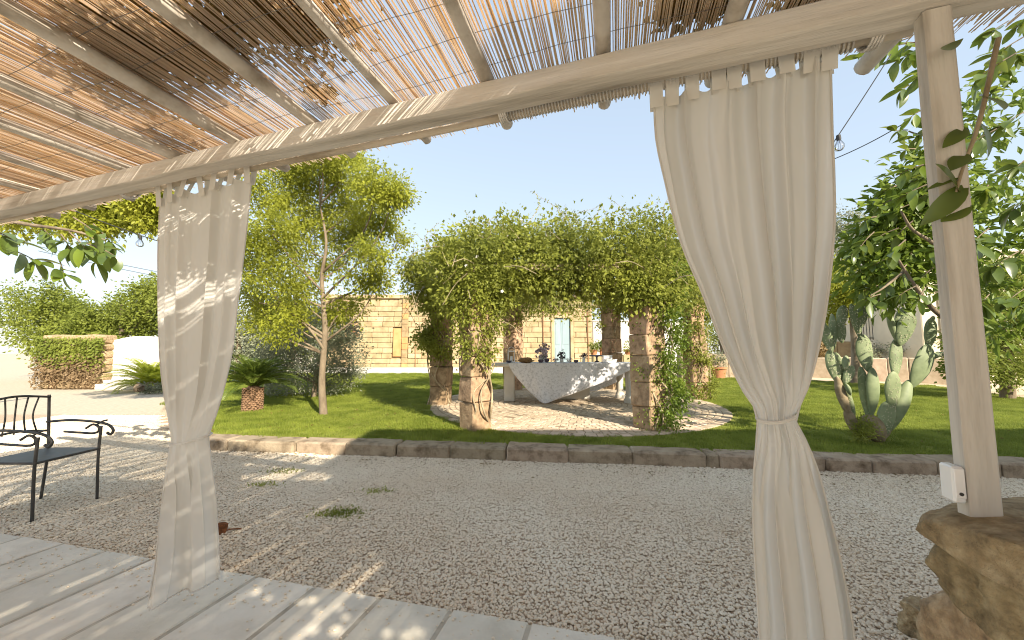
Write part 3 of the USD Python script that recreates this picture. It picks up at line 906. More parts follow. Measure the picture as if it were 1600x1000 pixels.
wa = G(1436, 783, WALL_TOP)                          # its near left top corner
wx, wy = wa[0], wa[1]
rows = [(0.765, 0.19), (0.565, 0.21), (0.35, 0.22), (0.115, 0.25)]
shift = [0.045, 0.085, 0.16, 0.23]
k = 0
for zi, (zc, hh) in enumerate(rows):
    x = wx + shift[zi]
    for row in range(2):
        xx_ = x + rng.uniform(-0.01, 0.01)
        for c in range(5):
            ln = rng.uniform(0.22, 0.34)
            yc = wy - 0.13 + row * -0.34 + (0.07 if zi % 2 else 0.0)
            obj('stone', boulder((xx_ + ln / 2, yc, zc), (ln * 1.0, 0.34, hh * 1.02), k + 3, rng.normal() * 0.06, 0.028), M['rubble'], wall, 50)
            xx_ += ln * 0.97; k += 1
cap = boulder((wx + 0.385, wy - 0.31, WALL_TOP - 0.068), (0.72, 0.74, 0.12), 77, 0.04, 0.022)
obj('cap_stone', cap, M['rubble'], wall, 50)
obj('cap_stone', boulder((wx + 1.09, wy - 0.32, WALL_TOP - 0.068), (0.70, 0.74, 0.12), 78, 0.02, 0.035), M['rubble'], wall, 50)
sb = thing('socket_box', 'small white plastic box at the foot of the right post', 'box')
bc = G(1484, 765, WALL_TOP + 0.05); 
bv, bfc = cbox(0.024, 0.045, 0.085, 0.004)
bp = post_c - BNO * 0.0 - BD * (post_w * 0.40 + 0.0165); bp = np.array([bp[0], bp[1], WALL_TOP + 0.052])
ba = math.atan2(BD[1], BD[0])
obj('casing', (rotz(bv, ba) + bp, bfc), M['plastic'], sb, 30)
lv_, lf_ = cbox(0.020, 0.004, 0.070, 0.0015)
obj('cover', (rotz(lv_ + np.array([0, -0.0237, 0.004]), ba) + bp, lf_), M['ceramic'], sb)
obj('screw', tube([rotz(np.array([[0, -0.0237, -0.020]]), ba)[0] + bp, rotz(np.array([[0, -0.0277, -0.020]]), ba)[0] + bp], 0.004, 10), M['iron'], sb)

# ------------------------------------------------------------------ limestone building
rng = np.random.default_rng(61)
FY = 20.0
FX0, FX1 = P(505, 560, FY)[0], P(926, 560, FY)[0]
FZ0, FZ1 = 0.42, P(700, 461, FY)[2]
bld = thing('stone_building', 'low honey coloured limestone farm building with a pale blue door', 'building')
v, f = cbox(FX1 - FX0 - 0.06, 6.0, FZ1 - FZ0 - 0.05, 0.01)
obj('wall', (v + [(FX0 + FX1) / 2, FY + 3.06, (FZ0 + FZ1) / 2], f), M['limejoint'], bld)


def fx(px): return P(px, 520, FY)[0]
def fz(py): return P(800, py, FY)[2]


openings = [(fx(861), fx(896), FZ0, fz(491)), (fx(614), fx(638), fz(557), fz(512)), (fx(541), fx(559), fz(527), fz(509))]
course = 0.272
z = FZ0
row = 0
while z < FZ1 - 0.2:
    h = course if z + course * 1.6 < FZ1 - 0.2 else FZ1 - 0.2 - z
    x = FX0 - rng.uniform(0, 0.5)
    while x < FX1 - 0.02:
        L = rng.uniform(0.5, 1.05)
        a, b = max(x, FX0), min(x + L, FX1)
        if FX1 - b < 0.22:
            b = FX1
        x = b
        spans = [(a, b)]
        for (o0, o1, p0, p1) in openings:
            if z + h > p0 + 0.02 and z < p1 - 0.02:
                ns_ = []
                for (c0, c1) in spans:
                    if c1 <= o0 or c0 >= o1:
                        ns_.append((c0, c1)); continue
                    if c0 < o0 - 0.05:
                        ns_.append((c0, o0))
                    if c1 > o1 + 0.05:
                        ns_.append((o1, c1))
                spans = ns_
        for (c0, c1) in spans:
            if c1 - c0 < 0.06:
                continue
            d = 0.12 + rng.normal() * 0.008
            v, f = cbox(c1 - c0 - 0.016, d, h - 0.016, 0.014, 0.003, rng)
            obj('stone_block', (v + [(c0 + c1) / 2, FY + 0.06 - d / 2 + 0.02, z + h / 2], f), M['lime'], bld)
    z += h; row += 1
# cornice
x = FX0 - 0.05
while x < FX1:
    L = rng.uniform(0.8, 1.3); b = min(x + L, FX1 + 0.05)
    v, f = cbox(b - x - 0.01, 0.34, 0.12, 0.02, 0.003, rng)
    obj('cornice_stone', (v + [(x + b) / 2, FY + 0.02, FZ1 - 0.135], f), M['lime'], bld)
    v, f = cbox(b - x - 0.014, 0.26, 0.085, 0.015, 0.003, rng)
    obj('parapet_stone', (v + [(x + b) / 2, FY + 0.05, FZ1 - 0.030], f), M['lime'], bld)
    x = b
# pilaster
zz = FZ0 + 0.02
while zz < FZ1 - 0.22:
    hh = min(rng.uniform(0.26, 0.42), FZ1 - 0.2 - zz)
    v, f = cbox(fx(638) - fx(629), 0.10, hh - 0.01, 0.015, 0.002, rng)
    obj('pilaster_stone', (v + [(fx(629) + fx(638)) / 2, FY - 0.09, zz + hh / 2], f), M['limejoint'] if rng.random() < 0.6 else M['rust'], bld)
    zz += hh
# rust coloured render panel
v, f = cbox(fx(628.5) - fx(615), 0.05, fz(513) - fz(557), 0.01)
obj('render_panel', (v + [(fx(615) + fx(628.5)) / 2, FY - 0.03, (fz(513) + fz(557)) / 2], f), M['rust'], bld)
# arched niche
na = 14
aw = (fx(559) - fx(541)) / 2; ac = (fx(559) + fx(541)) / 2; az0, az1 = fz(526), fz(511)
ah = (az1 - az0)
arc = [(ac + aw * math.cos(t), az0 + 0.12 + (ah - 0.12) * math.sin(t)) for t in np.linspace(0, math.pi, na)]
poly = [(ac + aw, az0)] + arc + [(ac - aw, az0)]
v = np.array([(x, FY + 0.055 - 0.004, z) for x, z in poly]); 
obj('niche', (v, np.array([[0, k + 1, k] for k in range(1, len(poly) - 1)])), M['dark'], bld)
mb = MB()
outer = [(ac + (aw + 0.14) * math.cos(t), az0 + 0.12 + (ah + 0.02) * math.sin(t)) for t in np.linspace(0, math.pi, na)]
for k in range(na - 1):
    (x0, z0), (x1, z1), (x2, z2), (x3, z3) = arc[k], arc[k + 1], outer[k + 1], outer[k]
    q = np.array([[x0, 0, z0], [x1, 0, z1], [x2, 0, z2], [x3, 0, z3]])
    fr = q + [0, FY - 0.045, 0]; bk = q + [0, FY + 0.055, 0]
    mb.add(np.vstack([fr, bk]), [[0, 3, 2, 1], [0, 1, 5, 4], [2, 3, 7, 6], [1, 2, 6, 5], [0, 4, 7, 3]])
obj('niche_arch', mb.get(), M['lime'], bld)
# door and its stone frame
dx0, dx1, dz1 = fx(866), fx(891), fz(497)
for (a, b) in ((fx(861), dx0), (dx1, fx(896))):
    v, f = cbox(b - a - 0.004, 0.20, dz1 - FZ0, 0.012)
    obj('door_jamb', (v + [(a + b) / 2, FY + 0.0, (dz1 + FZ0) / 2], f), M['lime'], bld)
v, f = cbox(fx(896) - fx(861), 0.22, fz(491) - dz1 - 0.004, 0.012)
obj('door_lintel', (v + [(fx(861) + fx(896)) / 2, FY - 0.003, (fz(491) + dz1) / 2 + 0.002], f), M['lime'], bld)
door = None
mid = dx0 + (dx1 - dx0) * 0.42
for (a, b, yo) in ((dx0, mid, 0.022), (mid, dx1, 0.03)):
    v, f = cbox(b - a - 0.006, 0.05, dz1 - FZ0 - 0.02, 0.008)
    d_ = obj('door_leaf', (v + [(a + b) / 2, FY + yo, (dz1 + FZ0) / 2], f), M['bluedoor'], bld)
    for (q0, q1) in ((0.08, 0.42), (0.48, 0.94)):
        hh = dz1 - FZ0
        v, f = cbox((b - a) * 0.66, 0.016, hh * (q1 - q0), 0.006)
        obj('door_panel', (v + [(a + b) / 2, FY + yo - 0.031, FZ0 + hh * (q0 + q1) / 2], f), M['bluedoor'], d_)
obj('door_handle', tube([(mid + 0.06, FY - 0.01, FZ0 + 1.0), (mid + 0.06, FY - 0.05, FZ0 + 1.0), (mid + 0.15, FY - 0.05, FZ0 + 1.0)], 0.012, 8), M['iron'], bld)
# pipes and cables down the front
for px in (848.5, 918.0, 650.0):
    z1 = FZ1 - 0.25 if px != 650 else fz(522)
    pts = [(fx(px) + 0.01 * math.sin(t * 7), FY - 0.07, FZ0 + (z1 - FZ0) * t) for t in np.linspace(0, 1, 20)]
    obj('drain_pipe' if px != 650 else 'conduit', tube(pts, 0.028 if px != 650 else 0.018, 8), M['dark'], bld, 40)

# white buildings and walls far behind on the right
ww = thing('white_wall', 'bright white garden wall behind the arbour, right of the stone building', 'wall')
x0, x1, yb = P(926, 520, 24)[0], P(1085, 520, 24)[0], 24.0
v, f = cbox(x1 - x0, 0.3, P(800, 503, 24)[2] - 0.4, 0.03)
obj('wall_face', (v + [(x0 + x1) / 2, yb, (P(800, 503, 24)[2] + 0.4) / 2], f), M['plaster'], ww)
v, f = cbox(x1 - x0 + 0.1, 0.40, 0.08, 0.02)
obj('coping', (v + [(x0 + x1) / 2, yb, P(800, 503, 24)[2] + 0.042], f), M['plaster'], ww)

wh = thing('white_house', 'white house with a dark railing behind the prickly pear', 'house')
hx0, hx1, hy = P(1225, 500, 19)[0], P(1432, 500, 19)[0], 19.0
hz1 = P(800, 438, 19)[2]
v, f = cbox(hx1 - hx0, 5.0, hz1 - 0.3, 0.03)
obj('wall_face', (v + [(hx0 + hx1) / 2, hy + 2.9, (hz1 + 0.3) / 2], f), M['plaster'], wh)
v, f = cbox(hx1 - hx0 + 0.2, 5.2, 0.14, 0.03)
obj('roof_edge', (v + [(hx0 + hx1) / 2, hy + 2.9, hz1 + 0.072], f), M['plaster'], wh)
for px in (1290, 1352, 1408):
    xw = P(px, 500, 19.4)[0]
    v, f = cbox(0.95, 0.10, 1.5, 0.02)
    wf = obj('window', (v + [xw, hy + 0.39, 2.2], f), M['cream'], wh)
    v, f = cbox(0.72, 0.03, 1.26, 0.005)
    obj('shutter', (v + [xw, hy + 0.33, 2.2], f), M['bluedoor'], wf)
rail = thing('iron_railing', 'dark iron railing in front of the white house', 'railing')
ry = 16.5
rx0, rx1 = P(1345, 520, ry)[0], P(1452, 520, ry)[0]
rzb, rzt = P(800, 531, ry)[2], P(800, 491, ry)[2]
for z in (rzb + 0.08, rzt - 0.02):
    v, f = cbox(rx1 - rx0, 0.035, 0.04, 0.004)
    obj('rail', (v + [(rx0 + rx1) / 2, ry, z], f), M['iron'], rail)
for x in np.linspace(rx0, rx1, 24):
    obj('bar', tube([(x, ry, rzb), (x, ry, rzt + 0.03)], 0.013, 6), M['iron'], rail)
for x in (rx0, rx1):
    v, f = cbox(0.07, 0.07, rzt - rzb + 0.2, 0.006)
    obj('rail_post', (v + [x, ry, (rzb + rzt) / 2], f), M['iron'], rail)

ch = thing('cream_house', 'cream rendered house at the right edge beyond the low walls', 'house')
cx0, cx1, cy = P(1437, 470, 14.5)[0], P(1437, 470, 14.5)[0] + 5.5, 14.5
cz1 = P(800, 395, 14.5)[2]
v, f = cbox(cx1 - cx0, 4.5, cz1 - 0.25, 0.03)
obj('wall_face', (v + [(cx0 + cx1) / 2, cy + 2.25, (cz1 + 0.25) / 2], f), M['cream'], ch)
v, f = cbox(cx1 - cx0 + 0.3, 4.8, 0.12, 0.03)
obj('roof_edge', (v + [(cx0 + cx1) / 2, cy + 2.25, cz1 + 0.062], f), M['plaster'], ch)
obj('downpipe', tube([(P(1466, 470, cy)[0], cy - 0.06, 0.3), (P(1466, 470, cy)[0], cy - 0.06, cz1 - 0.05)], 0.045, 10), M['plaster'], ch)

# low terrace walls right of the lawn
rng = np.random.default_rng(71)
def low_wall(label, pa, pb, zb, zt, th, matname, blocks):
    t = thing('low_stone_wall', label, 'wall')
    pa, pb = np.asarray(pa, float), np.asarray(pb, float)
    L = np.linalg.norm(pb - pa); d = (pb - pa) / L
    s = 0.0
    while s < L:
        l = min(rng.uniform(*blocks), L - s)
        if l < 0.1:
            break
        hh = zt - zb + rng.normal() * 0.012
        v, f = cbox(l - 0.012, th + rng.normal() * 0.01, hh, 0.025, 0.006, rng)
        c = pa + d * (s + l / 2)
        obj('stone_block', (rotz(v, math.atan2(d[1], d[0])) + [c[0], c[1], zb + hh / 2], f), M[matname], t)
        s += l
    return t


def lp2(px, py, y):
    p = P(px, py, y); return p[:2], p[2]


a, _ = lp2(1225, 575, 15.6); b, _ = lp2(1500, 590, 12.6)
low_wall('low wall of pale stone blocks along the far right edge of the lawn', a, b, 0.1, P(800, 558, 15.0)[2], 0.35, 'cobble', (0.5, 1.0))
a, _ = lp2(1230, 545, 17.2); b, _ = lp2(1370, 545, 17.0)
low_wall('upper low wall of tan stone blocks below the white house', a, b, 0.3, P(800, 533, 17.0)[2], 0.35, 'lime', (0.5, 0.9))
a, _ = lp2(1060, 565, 14.5); b, _ = lp2(1190, 565, 14.8)
low_wall('dark low wall behind the right arbour pillars holding potted plants', a, b, 0.2, P(800, 552, 14.6)[2], 0.3, 'kerb', (0.5, 0.9))
a, _ = lp2(925, 560, 15.4); b, _ = lp2(1012, 560, 15.4)
low_wall('tan low wall under the flower pots behind the buffet table', a, b, 0.25, P(800, 555, 15.4)[2], 0.35, 'lime', (0.4, 0.8))

# gate, gate pillar on the left
gate = thing('white_gate', 'arched white plastered gateway at the end of the drive', 'gate')
gy = 14.6
gx0, gx1 = P(174, 560, gy)[0], P(262, 560, gy)[0]
gzb = -0.06
gt0, gt1 = P(200, 532, gy)[2], P(215, 525, gy)[2]
pts = [(gx0, gzb), (gx1, gzb)] + [(gx1 + (gx0 - gx1) * t, gt0 + (gt1 - gt0) * math.sin(math.pi * t)) for t in np.linspace(0, 1, 12)]
from shapely.geometry import Polygon
ex_ = trimesh.creation.extrude_polygon(Polygon(pts), 0.3)
q = np.array(ex_.vertices); q = np.stack([q[:, 0], gy + 0.3 - q[:, 2], q[:, 1]], -1)
obj('wall_face', (q, np.array(ex_.faces)[:, ::-1]), M['plaster'], gate)
gm = (gx0 + gx1) / 2
for (a, b) in ((gx0 + 0.22, gm - 0.01), (gm + 0.01, gx1 - 0.22)):
    v, f = cbox(b - a, 0.05, 1.35, 0.01)
    lf2 = obj('gate_leaf', (v + [(a + b) / 2, gy - 0.03, gzb + 0.30 + 0.68], f), M['plaster'], gate)
    for u in np.linspace(0.12, 0.88, 4):
        v, f = cbox(0.02, 0.012, 1.2, 0.003)
        obj('batten', (v + [a + (b - a) * u, gy - 0.062, gzb + 0.30 + 0.68], f), M['path'], lf2)
for k, (dz, dd) in enumerate(((0.10, 0.5), (0.22, 0.25))):
    v, f = cbox(gx1 - gx0 - 0.1, dd, 0.12 if k else 0.2, 0.01)
    obj('step', (v + [gm, gy - dd / 2 - 0.056 if k == 0 else gy - dd / 2 - 0.058, gzb + dz + (0 if k == 0 else 0.045)], f), M['path'], gate)
gp = thing('gate_pillar', 'thick rubble stone wall with brown creeper left of the white gate', 'wall')
x0, x1 = P(60, 560, 14.2)[0], P(160, 560, 14.2)[0]
zt = P(150, 535, 14.2)[2]
rng = np.random.default_rng(81)
z = -0.06; kk = 0
while z < zt:
    h = rng.uniform(0.24, 0.34); x = x0
    while x < x1 - 0.1:
        l = min(rng.uniform(0.3, 0.6), x1 - x)
        v, f = cbox(l * 0.98, 0.5 + rng.normal() * 0.02, h * 0.97, 0.04, 0.015, rng)
        obj('stone', (v + [x + l / 2, 14.5, z + h / 2], f), M['rubble'], gp)
        x += l
    z += h
rng = np.random.default_rng(82)
n = 3800
q = np.column_stack([rng.uniform(x0, x1 + 0.1, n), 14.2 - rng.uniform(0, 0.25, n), rng.uniform(0, 1, n) ** 0.7 * (zt + 0.15)])
L = rng.uniform(0.06, 0.12, n)
crt = thing('creeper', 'creeper covering the rubble wall left of the white gate, brown below and green above', 'climbing plant')
cd, cn = rng.normal(size=(n, 3)) + [0, -0.3, -0.6], rng.normal(size=(n, 3)) * 0.5 + [0, -1, 0.4]
lo_ = q[:, 2] < zt * rng.uniform(0.35, 0.75, n)
tag(obj('brown_leaves', leaf_cloud(q[lo_], cd[lo_], cn[lo_], L[lo_], L[lo_] * 0.7), M['creeper'], crt), kind='stuff')
tag(obj('green_leaves', leaf_cloud(q[~lo_], cd[~lo_], cn[~lo_], L[~lo_], L[~lo_] * 0.7), M['leaf_hedge'], crt), kind='stuff')

# ------------------------------------------------------------------ round paved patio
PC = np.array([1.35, 8.72]); PR = 3.12
patio = tag(UsdGeom.Xform.Define(stage, '/World/round_patio').GetPrim(), 'round patio of small cobbles under the arbour', kind='structure')
ang = np.linspace(0, 2 * math.pi, 97)[:-1]
rads = [0.0, 1.0, 2.0, 2.6, PR - 0.005]
v = [np.array([PC[0], PC[1], 0])] + [np.array([PC[0] + r * math.cos(a), PC[1] + r * math.sin(a), 0]) for r in rads[1:] for a in ang]
v = np.array(v); v[:, 2] = lawn_z(v[:, 1]) + 0.008
f = [[0, 1 + k, 1 + (k + 1) % 96] for k in range(96)]
for b in range(3):
    o = 1 + b * 96
    for k in range(96):
        f += [[o + k, o + 96 + k, o + 96 + (k + 1) % 96], [o + k, o + 96 + (k + 1) % 96, o + (k + 1) % 96]]
obj('joint_bed', (v, np.array(f)), M['sand'], patio)
rng = np.random.default_rng(91)


def cobble(r0, r1, a0, a1, zt, th=0.03):
    g = 0.006; ch = 0.010
    def ringp(i):
        rr0, rr1 = r0 + g + i, r1 - g - i
        return [(rr, t) for rr, t in ((rr0, a0 + (g + i) / max(rr0, 0.1)), (rr1, a0 + (g + i) / rr1), (rr1, a1 - (g + i) / rr1), (rr0, a1 - (g + i) / max(rr0, 0.1)))]
    V = []
    for (i, dz) in ((0.0, -th), (0.0, -ch * 0.7), (ch, 0.0)):
        for rr, t in ringp(i):
            x, y = PC[0] + rr * math.cos(t), PC[1] + rr * math.sin(t)
            V.append((x, y, lawn_z(y) + 0.014 + zt + dz + (rng.normal() * 0.0015 if dz == 0 else 0)))
    F = []
    for k in range(2):
        for q in range(4):
            F.append([k * 4 + q, k * 4 + (q + 1) % 4, (k + 1) * 4 + (q + 1) % 4, (k + 1) * 4 + q])
    F.append([8, 9, 10, 11])
    return np.array(V), np.array(F)


stones = []
r = PR
ringn = 0
while r > 0.3:
    w = 0.165 if ringn == 0 else 0.118
    n = max(6, int(round(2 * math.pi * (r - w / 2) / (0.17 if ringn == 0 else 0.125))))
    o = rng.uniform(0, 1)
    for k in range(n):
        a0, a1 = 2 * math.pi * (k + o) / n, 2 * math.pi * (k + 1 + o) / n
        am = (a0 + a1) / 2
        x, y = PC[0] + (r - w / 2) * math.cos(am), PC[1] + (r - w / 2) * math.sin(am)
        stones.append((y, cobble(r - w, r, a0, a1, rng.normal() * 0.003)))
    r -= w; ringn += 1
stones.sort(key=lambda s: s[0])
for y, m_ in stones[:300]:
    obj('cobble', m_, M['cobble'], patio)
mb = MB()
for y, m_ in stones[300:]:
    mb.add(*m_)
tag(obj('far_cobbles', mb.get(), M['cobbles_far'], patio), kind='stuff')

# ------------------------------------------------------------------ arbour: six stone pillars and the ring beams
rng = np.random.default_rng(101)
arbour = thing('stone_arbour', 'round arbour of six stone block pillars on the cobbled patio', 'arbour')
pil = [(-0.58, 6.14, 0.385, 40), (2.17, 6.18, 0.385, 28), (4.5, 9.5, 0.40, 10), (2.98, 11.5, 0.42, 35), (0.03, 11.3, 0.42, 50), (-1.58, 8.65, 0.40, 80)]
ATOP = 2.62
for (x, y, w, rot) in pil:
    zb = float(lawn_z(y)) - 0.03
    xf = UsdGeom.Xform.Define(stage, numbered(pth(arbour), 'pillar')).GetPrim()
    z = zb
    k = 0
    while z < ATOP - 0.05:
        h = min(rng.uniform(0.30, 0.46), ATOP - z)
        if ATOP - (z + h) < 0.15:
            h = ATOP - z
        ww_ = w + rng.normal() * 0.012
        split = rng.random() < 0.35
        parts = [(-ww_ / 4, ww_ / 2 - 0.006), (ww_ / 4, ww_ / 2 - 0.006)] if split else [(0, ww_)]
        for (ox, lx) in parts:
            v, f = cbox(lx, ww_, h - 0.006, 0.016, 0.006, rng)
            m = trimesh.Trimesh(v, f).subdivide().subdivide()
            q = np.array(m.vertices)
            q = q + unit(q) * (fbm(q * 9 + rng.uniform(0, 50), 3, 5)[:, None] - 0.5) * 0.012
            q = rotz(q + [ox, 0, 0], math.radians(rot) + rng.normal() * 0.02) + [x + rng.normal() * 0.006, y + rng.normal() * 0.006, z + h / 2]
            obj('block', (q, m.faces), M['pillar'], xf, 35)
        z += h; k += 1
for a in range(6):
    p, q = pil[a], pil[(a + 1) % 6]
    d = unit(np.array([q[0] - p[0], q[1] - p[1]]))
    L = math.hypot(q[0] - p[0], q[1] - p[1])
    v, f = cbox(L - 0.12, 0.11, 0.10, 0.01)
    obj('ring_beam', (rotz(v, math.atan2(d[1], d[0])) + [(p[0] + q[0]) / 2, (p[1] + q[1]) / 2, ATOP + 0.052], f), M['vine'], arbour)

# climbing rose over the arbour
rng = np.random.default_rng(111)
rose = thing('climbing_rose', 'thick climbing rose heaped over the top of the stone arbour', 'climbing plant')
blobs = []
ring = np.array([(p[0], p[1]) for p in pil])
for a in range(6):
    p, q = ring[a], ring[(a + 1) % 6]
    n = 7
    for k in range(n):
        t = k / n
        c = p + (q - p) * t
        o = unit(c - PC)
        blobs.append((np.array([c[0] + o[0] * rng.uniform(-0.1, 0.25), c[1] + o[1] * rng.uniform(-0.1, 0.25), 2.80 + rng.uniform(-0.10, 0.22)]), (0.50 * rng.uniform(0.8, 1.2), 0.50, 0.40 * rng.uniform(0.75, 1.3)), rng.choice([0.35, 0.8, 1.3])))
# bulges of the outline
for (px, py, y, r) in ((720, 400, 7.0, 0.42), (760, 385, 6.6, 0.42), (690, 425, 8.2, 0.5), (830, 395, 6.4, 0.36), (905, 392, 6.4, 0.40), (960, 375, 6.3, 0.42), (1010, 365, 6.4, 0.42), (1050, 380, 7.0, 0.5), (1040, 430, 6.6, 0.40), (680, 440, 8.4, 0.45),
                       (870, 420, 6.3, 0.34), (930, 430, 6.3, 0.32), (800, 430, 6.3, 0.36), (770, 440, 6.2, 0.3), (1080, 450, 7.6, 0.45), (700, 455, 7.4, 0.30), (735, 450, 6.3, 0.26), (770, 455, 6.3, 0.22), (985, 440, 6.2, 0.26), (1020, 445, 6.2, 0.26), (950, 445, 6.6, 0.24), (840, 445, 6.5, 0.2), (890, 445, 6.5, 0.2), (1055, 450, 6.7, .3), (660, 450, 8.4, .4), (735, 468, 6.02, .2), (715, 462, 6.25, .22), (765, 470, 6.2, .18), (1005, 452, 6.0, .2), (1035, 465, 6.1, .24), (985, 458, 6.1, .18), (755, 440, 6.0, .26), (1020, 430, 6.0, .26), (800, 365, 6.6, .3), (870, 370, 6.5, .3), (650, 420, 8.2, .3)):
    blobs.append((P(px, py, y), r, 0.9))
# thin cover over the middle
for _ in range(16):
    a, r = rng.uniform(0, 6.28), 2.0 * math.sqrt(rng.random())
    blobs.append((np.array([PC[0] + r * math.cos(a), PC[1] + r * math.sin(a), 2.85 + rng.uniform(0, 0.15)]), (0.55, 0.55, 0.12), 0.35))
(fv, ff), cc = clumps(blobs, 36, 0.105, 40, 0.048, rng, up=0.42, droop=0.6, aspect=0.58, shell=0.5)
(fv2, ff2), _ = clumps(blobs, 22, 0.12, 24, 0.078, rng, up=0.40, droop=0.8, aspect=0.66, shell=0.7)
mb2 = MB(); mb2.add(fv, ff); mb2.add(fv2, ff2)
tag(obj('foliage', mb2.get(), M['leaf_rose'], rose), kind='stuff')
# long shoots that stand out against the sky
mb = MB(); lv2 = MB()
for k in range(150):
    b = blobs[rng.integers(0, len(blobs) - 16)]
    c = np.asarray(b[0]) + np.array([rng.normal() * 0.25, rng.normal() * 0.25, np.max(b[1]) * 0.6])
    d = unit(np.array([rng.normal() * 0.7, rng.normal() * 0.7, 1.0]))
    L = rng.uniform(0.25, 0.75)
    side = np.array([rng.normal(), rng.normal(), 0]) * 0.25
    path = spline([c, c + d * L * 0.5, c + d * L + side * L], 10)
    mb.add(*tube(path, np.linspace(0.005, 0.002, 10), 4, False))
    m = int(L * 46)
    idx = rng.uniform(1, 9, m)
    base = np.array([path[int(i)] + (path[min(int(i) + 1, 9)] - path[int(i)]) * (i % 1) for i in idx])
    LL = rng.uniform(0.025, 0.05, m)
    lv2.add(*leaf_cloud(base, rand_dirs(m, rng) + [0, 0, 0.3], rand_dirs(m, rng) + [0, 0, 1], LL, LL * 0.55))
# pale bare canes in the mass
for k in range(40):
    b = blobs[rng.integers(0, len(blobs) - 16)]
    c = np.asarray(b[0]) + rng.normal(size=3) * [0.3, 0.3, 0.2] + np.array([0, -0.25, -0.2])
    d = unit(rng.normal(size=3) + [0, -0.3, -0.3])
    mb.add(*tube(spline([c, c + d * 0.25, c + d * 0.5 + [0, 0, -0.12]], 8), 0.005, 4, False))
tag(obj('canes', mb.get(), M['vine'], rose), kind='stuff')
tag(obj('shoots', lv2.get(), M['leaf_rose'], rose), kind='stuff')
sel = cc[rng.choice(len(cc), 95)] + rng.normal(size=(95, 3)) * 0.10 + [0, -0.08, 0.0]
fl = MB()
for s_ in sel:
    q = np.repeat(s_[None], 5, 0)
    dd = np.array([[math.cos(a), -0.2, math.sin(a)] for a in np.arange(5) * 1.2566 + rng.uniform(0, 6)])
    fl.add(*leaf_cloud(q, dd, np.tile([0.1, -1, 0.3], (5, 1)), np.full(5, 0.03), np.full(5, 0.03)))
tag(obj('blossoms', fl.get(), M['flower_white'], rose), kind='stuff')


def pillar_vine(label, k, zlo, zhi, amount, off, stems, size=0.055, mat='leaf_rose', spread=0.10):
    x, y, w, _ = pil[k]
    t = thing('pillar_vine', label, 'climbing plant')
    mb = MB()
    for s in range(stems):
        a = rng.uniform(0, 6.28); pts = []
        for q in np.linspace(0, 1, 9):
            a += rng.normal() * 0.75
            rr_ = w * 0.60 + 0.04 * rng.random()
            pts.append((x + rr_ * math.cos(a) + off[0] * 0.5, y + rr_ * math.sin(a) * 0.9 - 0.02, float(lawn_z(y)) + q * (2.5 - 0.2)))
        mb.add(*tube(spline(pts, 30), np.linspace(rng.uniform(0.009, 0.020), 0.006, 30), 6))
    obj('stems', mb.get(), M['vine'], t, True)
    bl = []
    m = int((zhi - zlo) / 0.16)
    for q in range(m):
        z = zlo + (q + 0.5) * (zhi - zlo) / m
        for _ in range(2):
            a = rng.uniform(0, 6.28)
            rr_ = w * 0.62
            bl.append((np.array([x + rr_ * math.cos(a) + off[0], y + rr_ * math.sin(a) + off[1], z + rng.normal() * 0.06]), (0.15, 0.15, 0.16), amount * rng.uniform(0.4, 1.5)))
    (v, f), _ = clumps(bl, 7, spread * 0.7, 24, size, rng, up=0.35, droop=1.0, aspect=0.6)
    tag(obj('foliage', (v, f), M[mat], t), kind='stuff')
    return t


pillar_vine('leafy rose stems on the front left arbour pillar, bare below', 0, 1.15, 2.6, 1.0, (0.05, -0.02), 5)
pillar_vine('sunlit rose tangle down the right side of the front right arbour pillar', 1, 0.12, 2.6, 2.3, (0.25, -0.02), 11, 0.045, 'leaf_lime')
pillar_vine('rose stems around the arbour pillar nearest the right curtain', 2, 0.3, 2.6, 1.5, (0.10, 0), 9)
pillar_vine('thin rose stems on the back right arbour pillar', 3, 1.9, 2.6, 0.8, (0, 0), 4)
pillar_vine('thin rose stems on the back left arbour pillar', 4, 2.0, 2.6, 0.8, (0, 0), 4)
pillar_vine('dense dark rose curtain hanging on the leftmost arbour pillar', 5, 1.25, 2.6, 2.4, (-0.08, -0.05), 5, 0.06, 'leaf_rose', 0.14)

# ------------------------------------------------------------------ buffet table with its lace cloth
rng = np.random.default_rng(121)
TY0, TY1 = 8.62, 9.66
TX0, TX1 = P(768, 568, TY0)[0], P(1008, 568, TY0)[0]
TZ = P(800, 568, TY0)[2]
table = thing('buffet_table', 'long pale stone garden table under the arbour', 'table')
v, f = cbox(TX1 - TX0, TY1 - TY0, 0.07, 0.015)
obj('tabletop', (v + [(TX0 + TX1) / 2, (TY0 + TY1) / 2, TZ - 0.038], f), M['path'], table)


def block_leg(x, y, w):
    z0 = float(lawn_z(y)) + 0.012
    h = TZ - 0.075 - z0
    v, f = cbox(w, w * 0.9, h, 0.02)
    obj('leg', (v + [x, y, z0 + h / 2], f), M['path'], table)


def turned_leg(x, y):
    z0 = float(lawn_z(y)) + 0.012
    h = TZ - 0.075 - z0
    pr = [(0.0, 0), (0.12, 0), (0.12, 0.07), (0.10, 0.10), (0.085, 0.16), (0.075, 0.24), (0.08, h * 0.5), (0.085, h * 0.8), (0.105, h - 0.07), (0.12, h - 0.05), (0.12, h), (0, h)]
    v, f = lathe(pr, 20)
    obj('leg', (v + [x, y, z0], f), M['path'], table, 40)


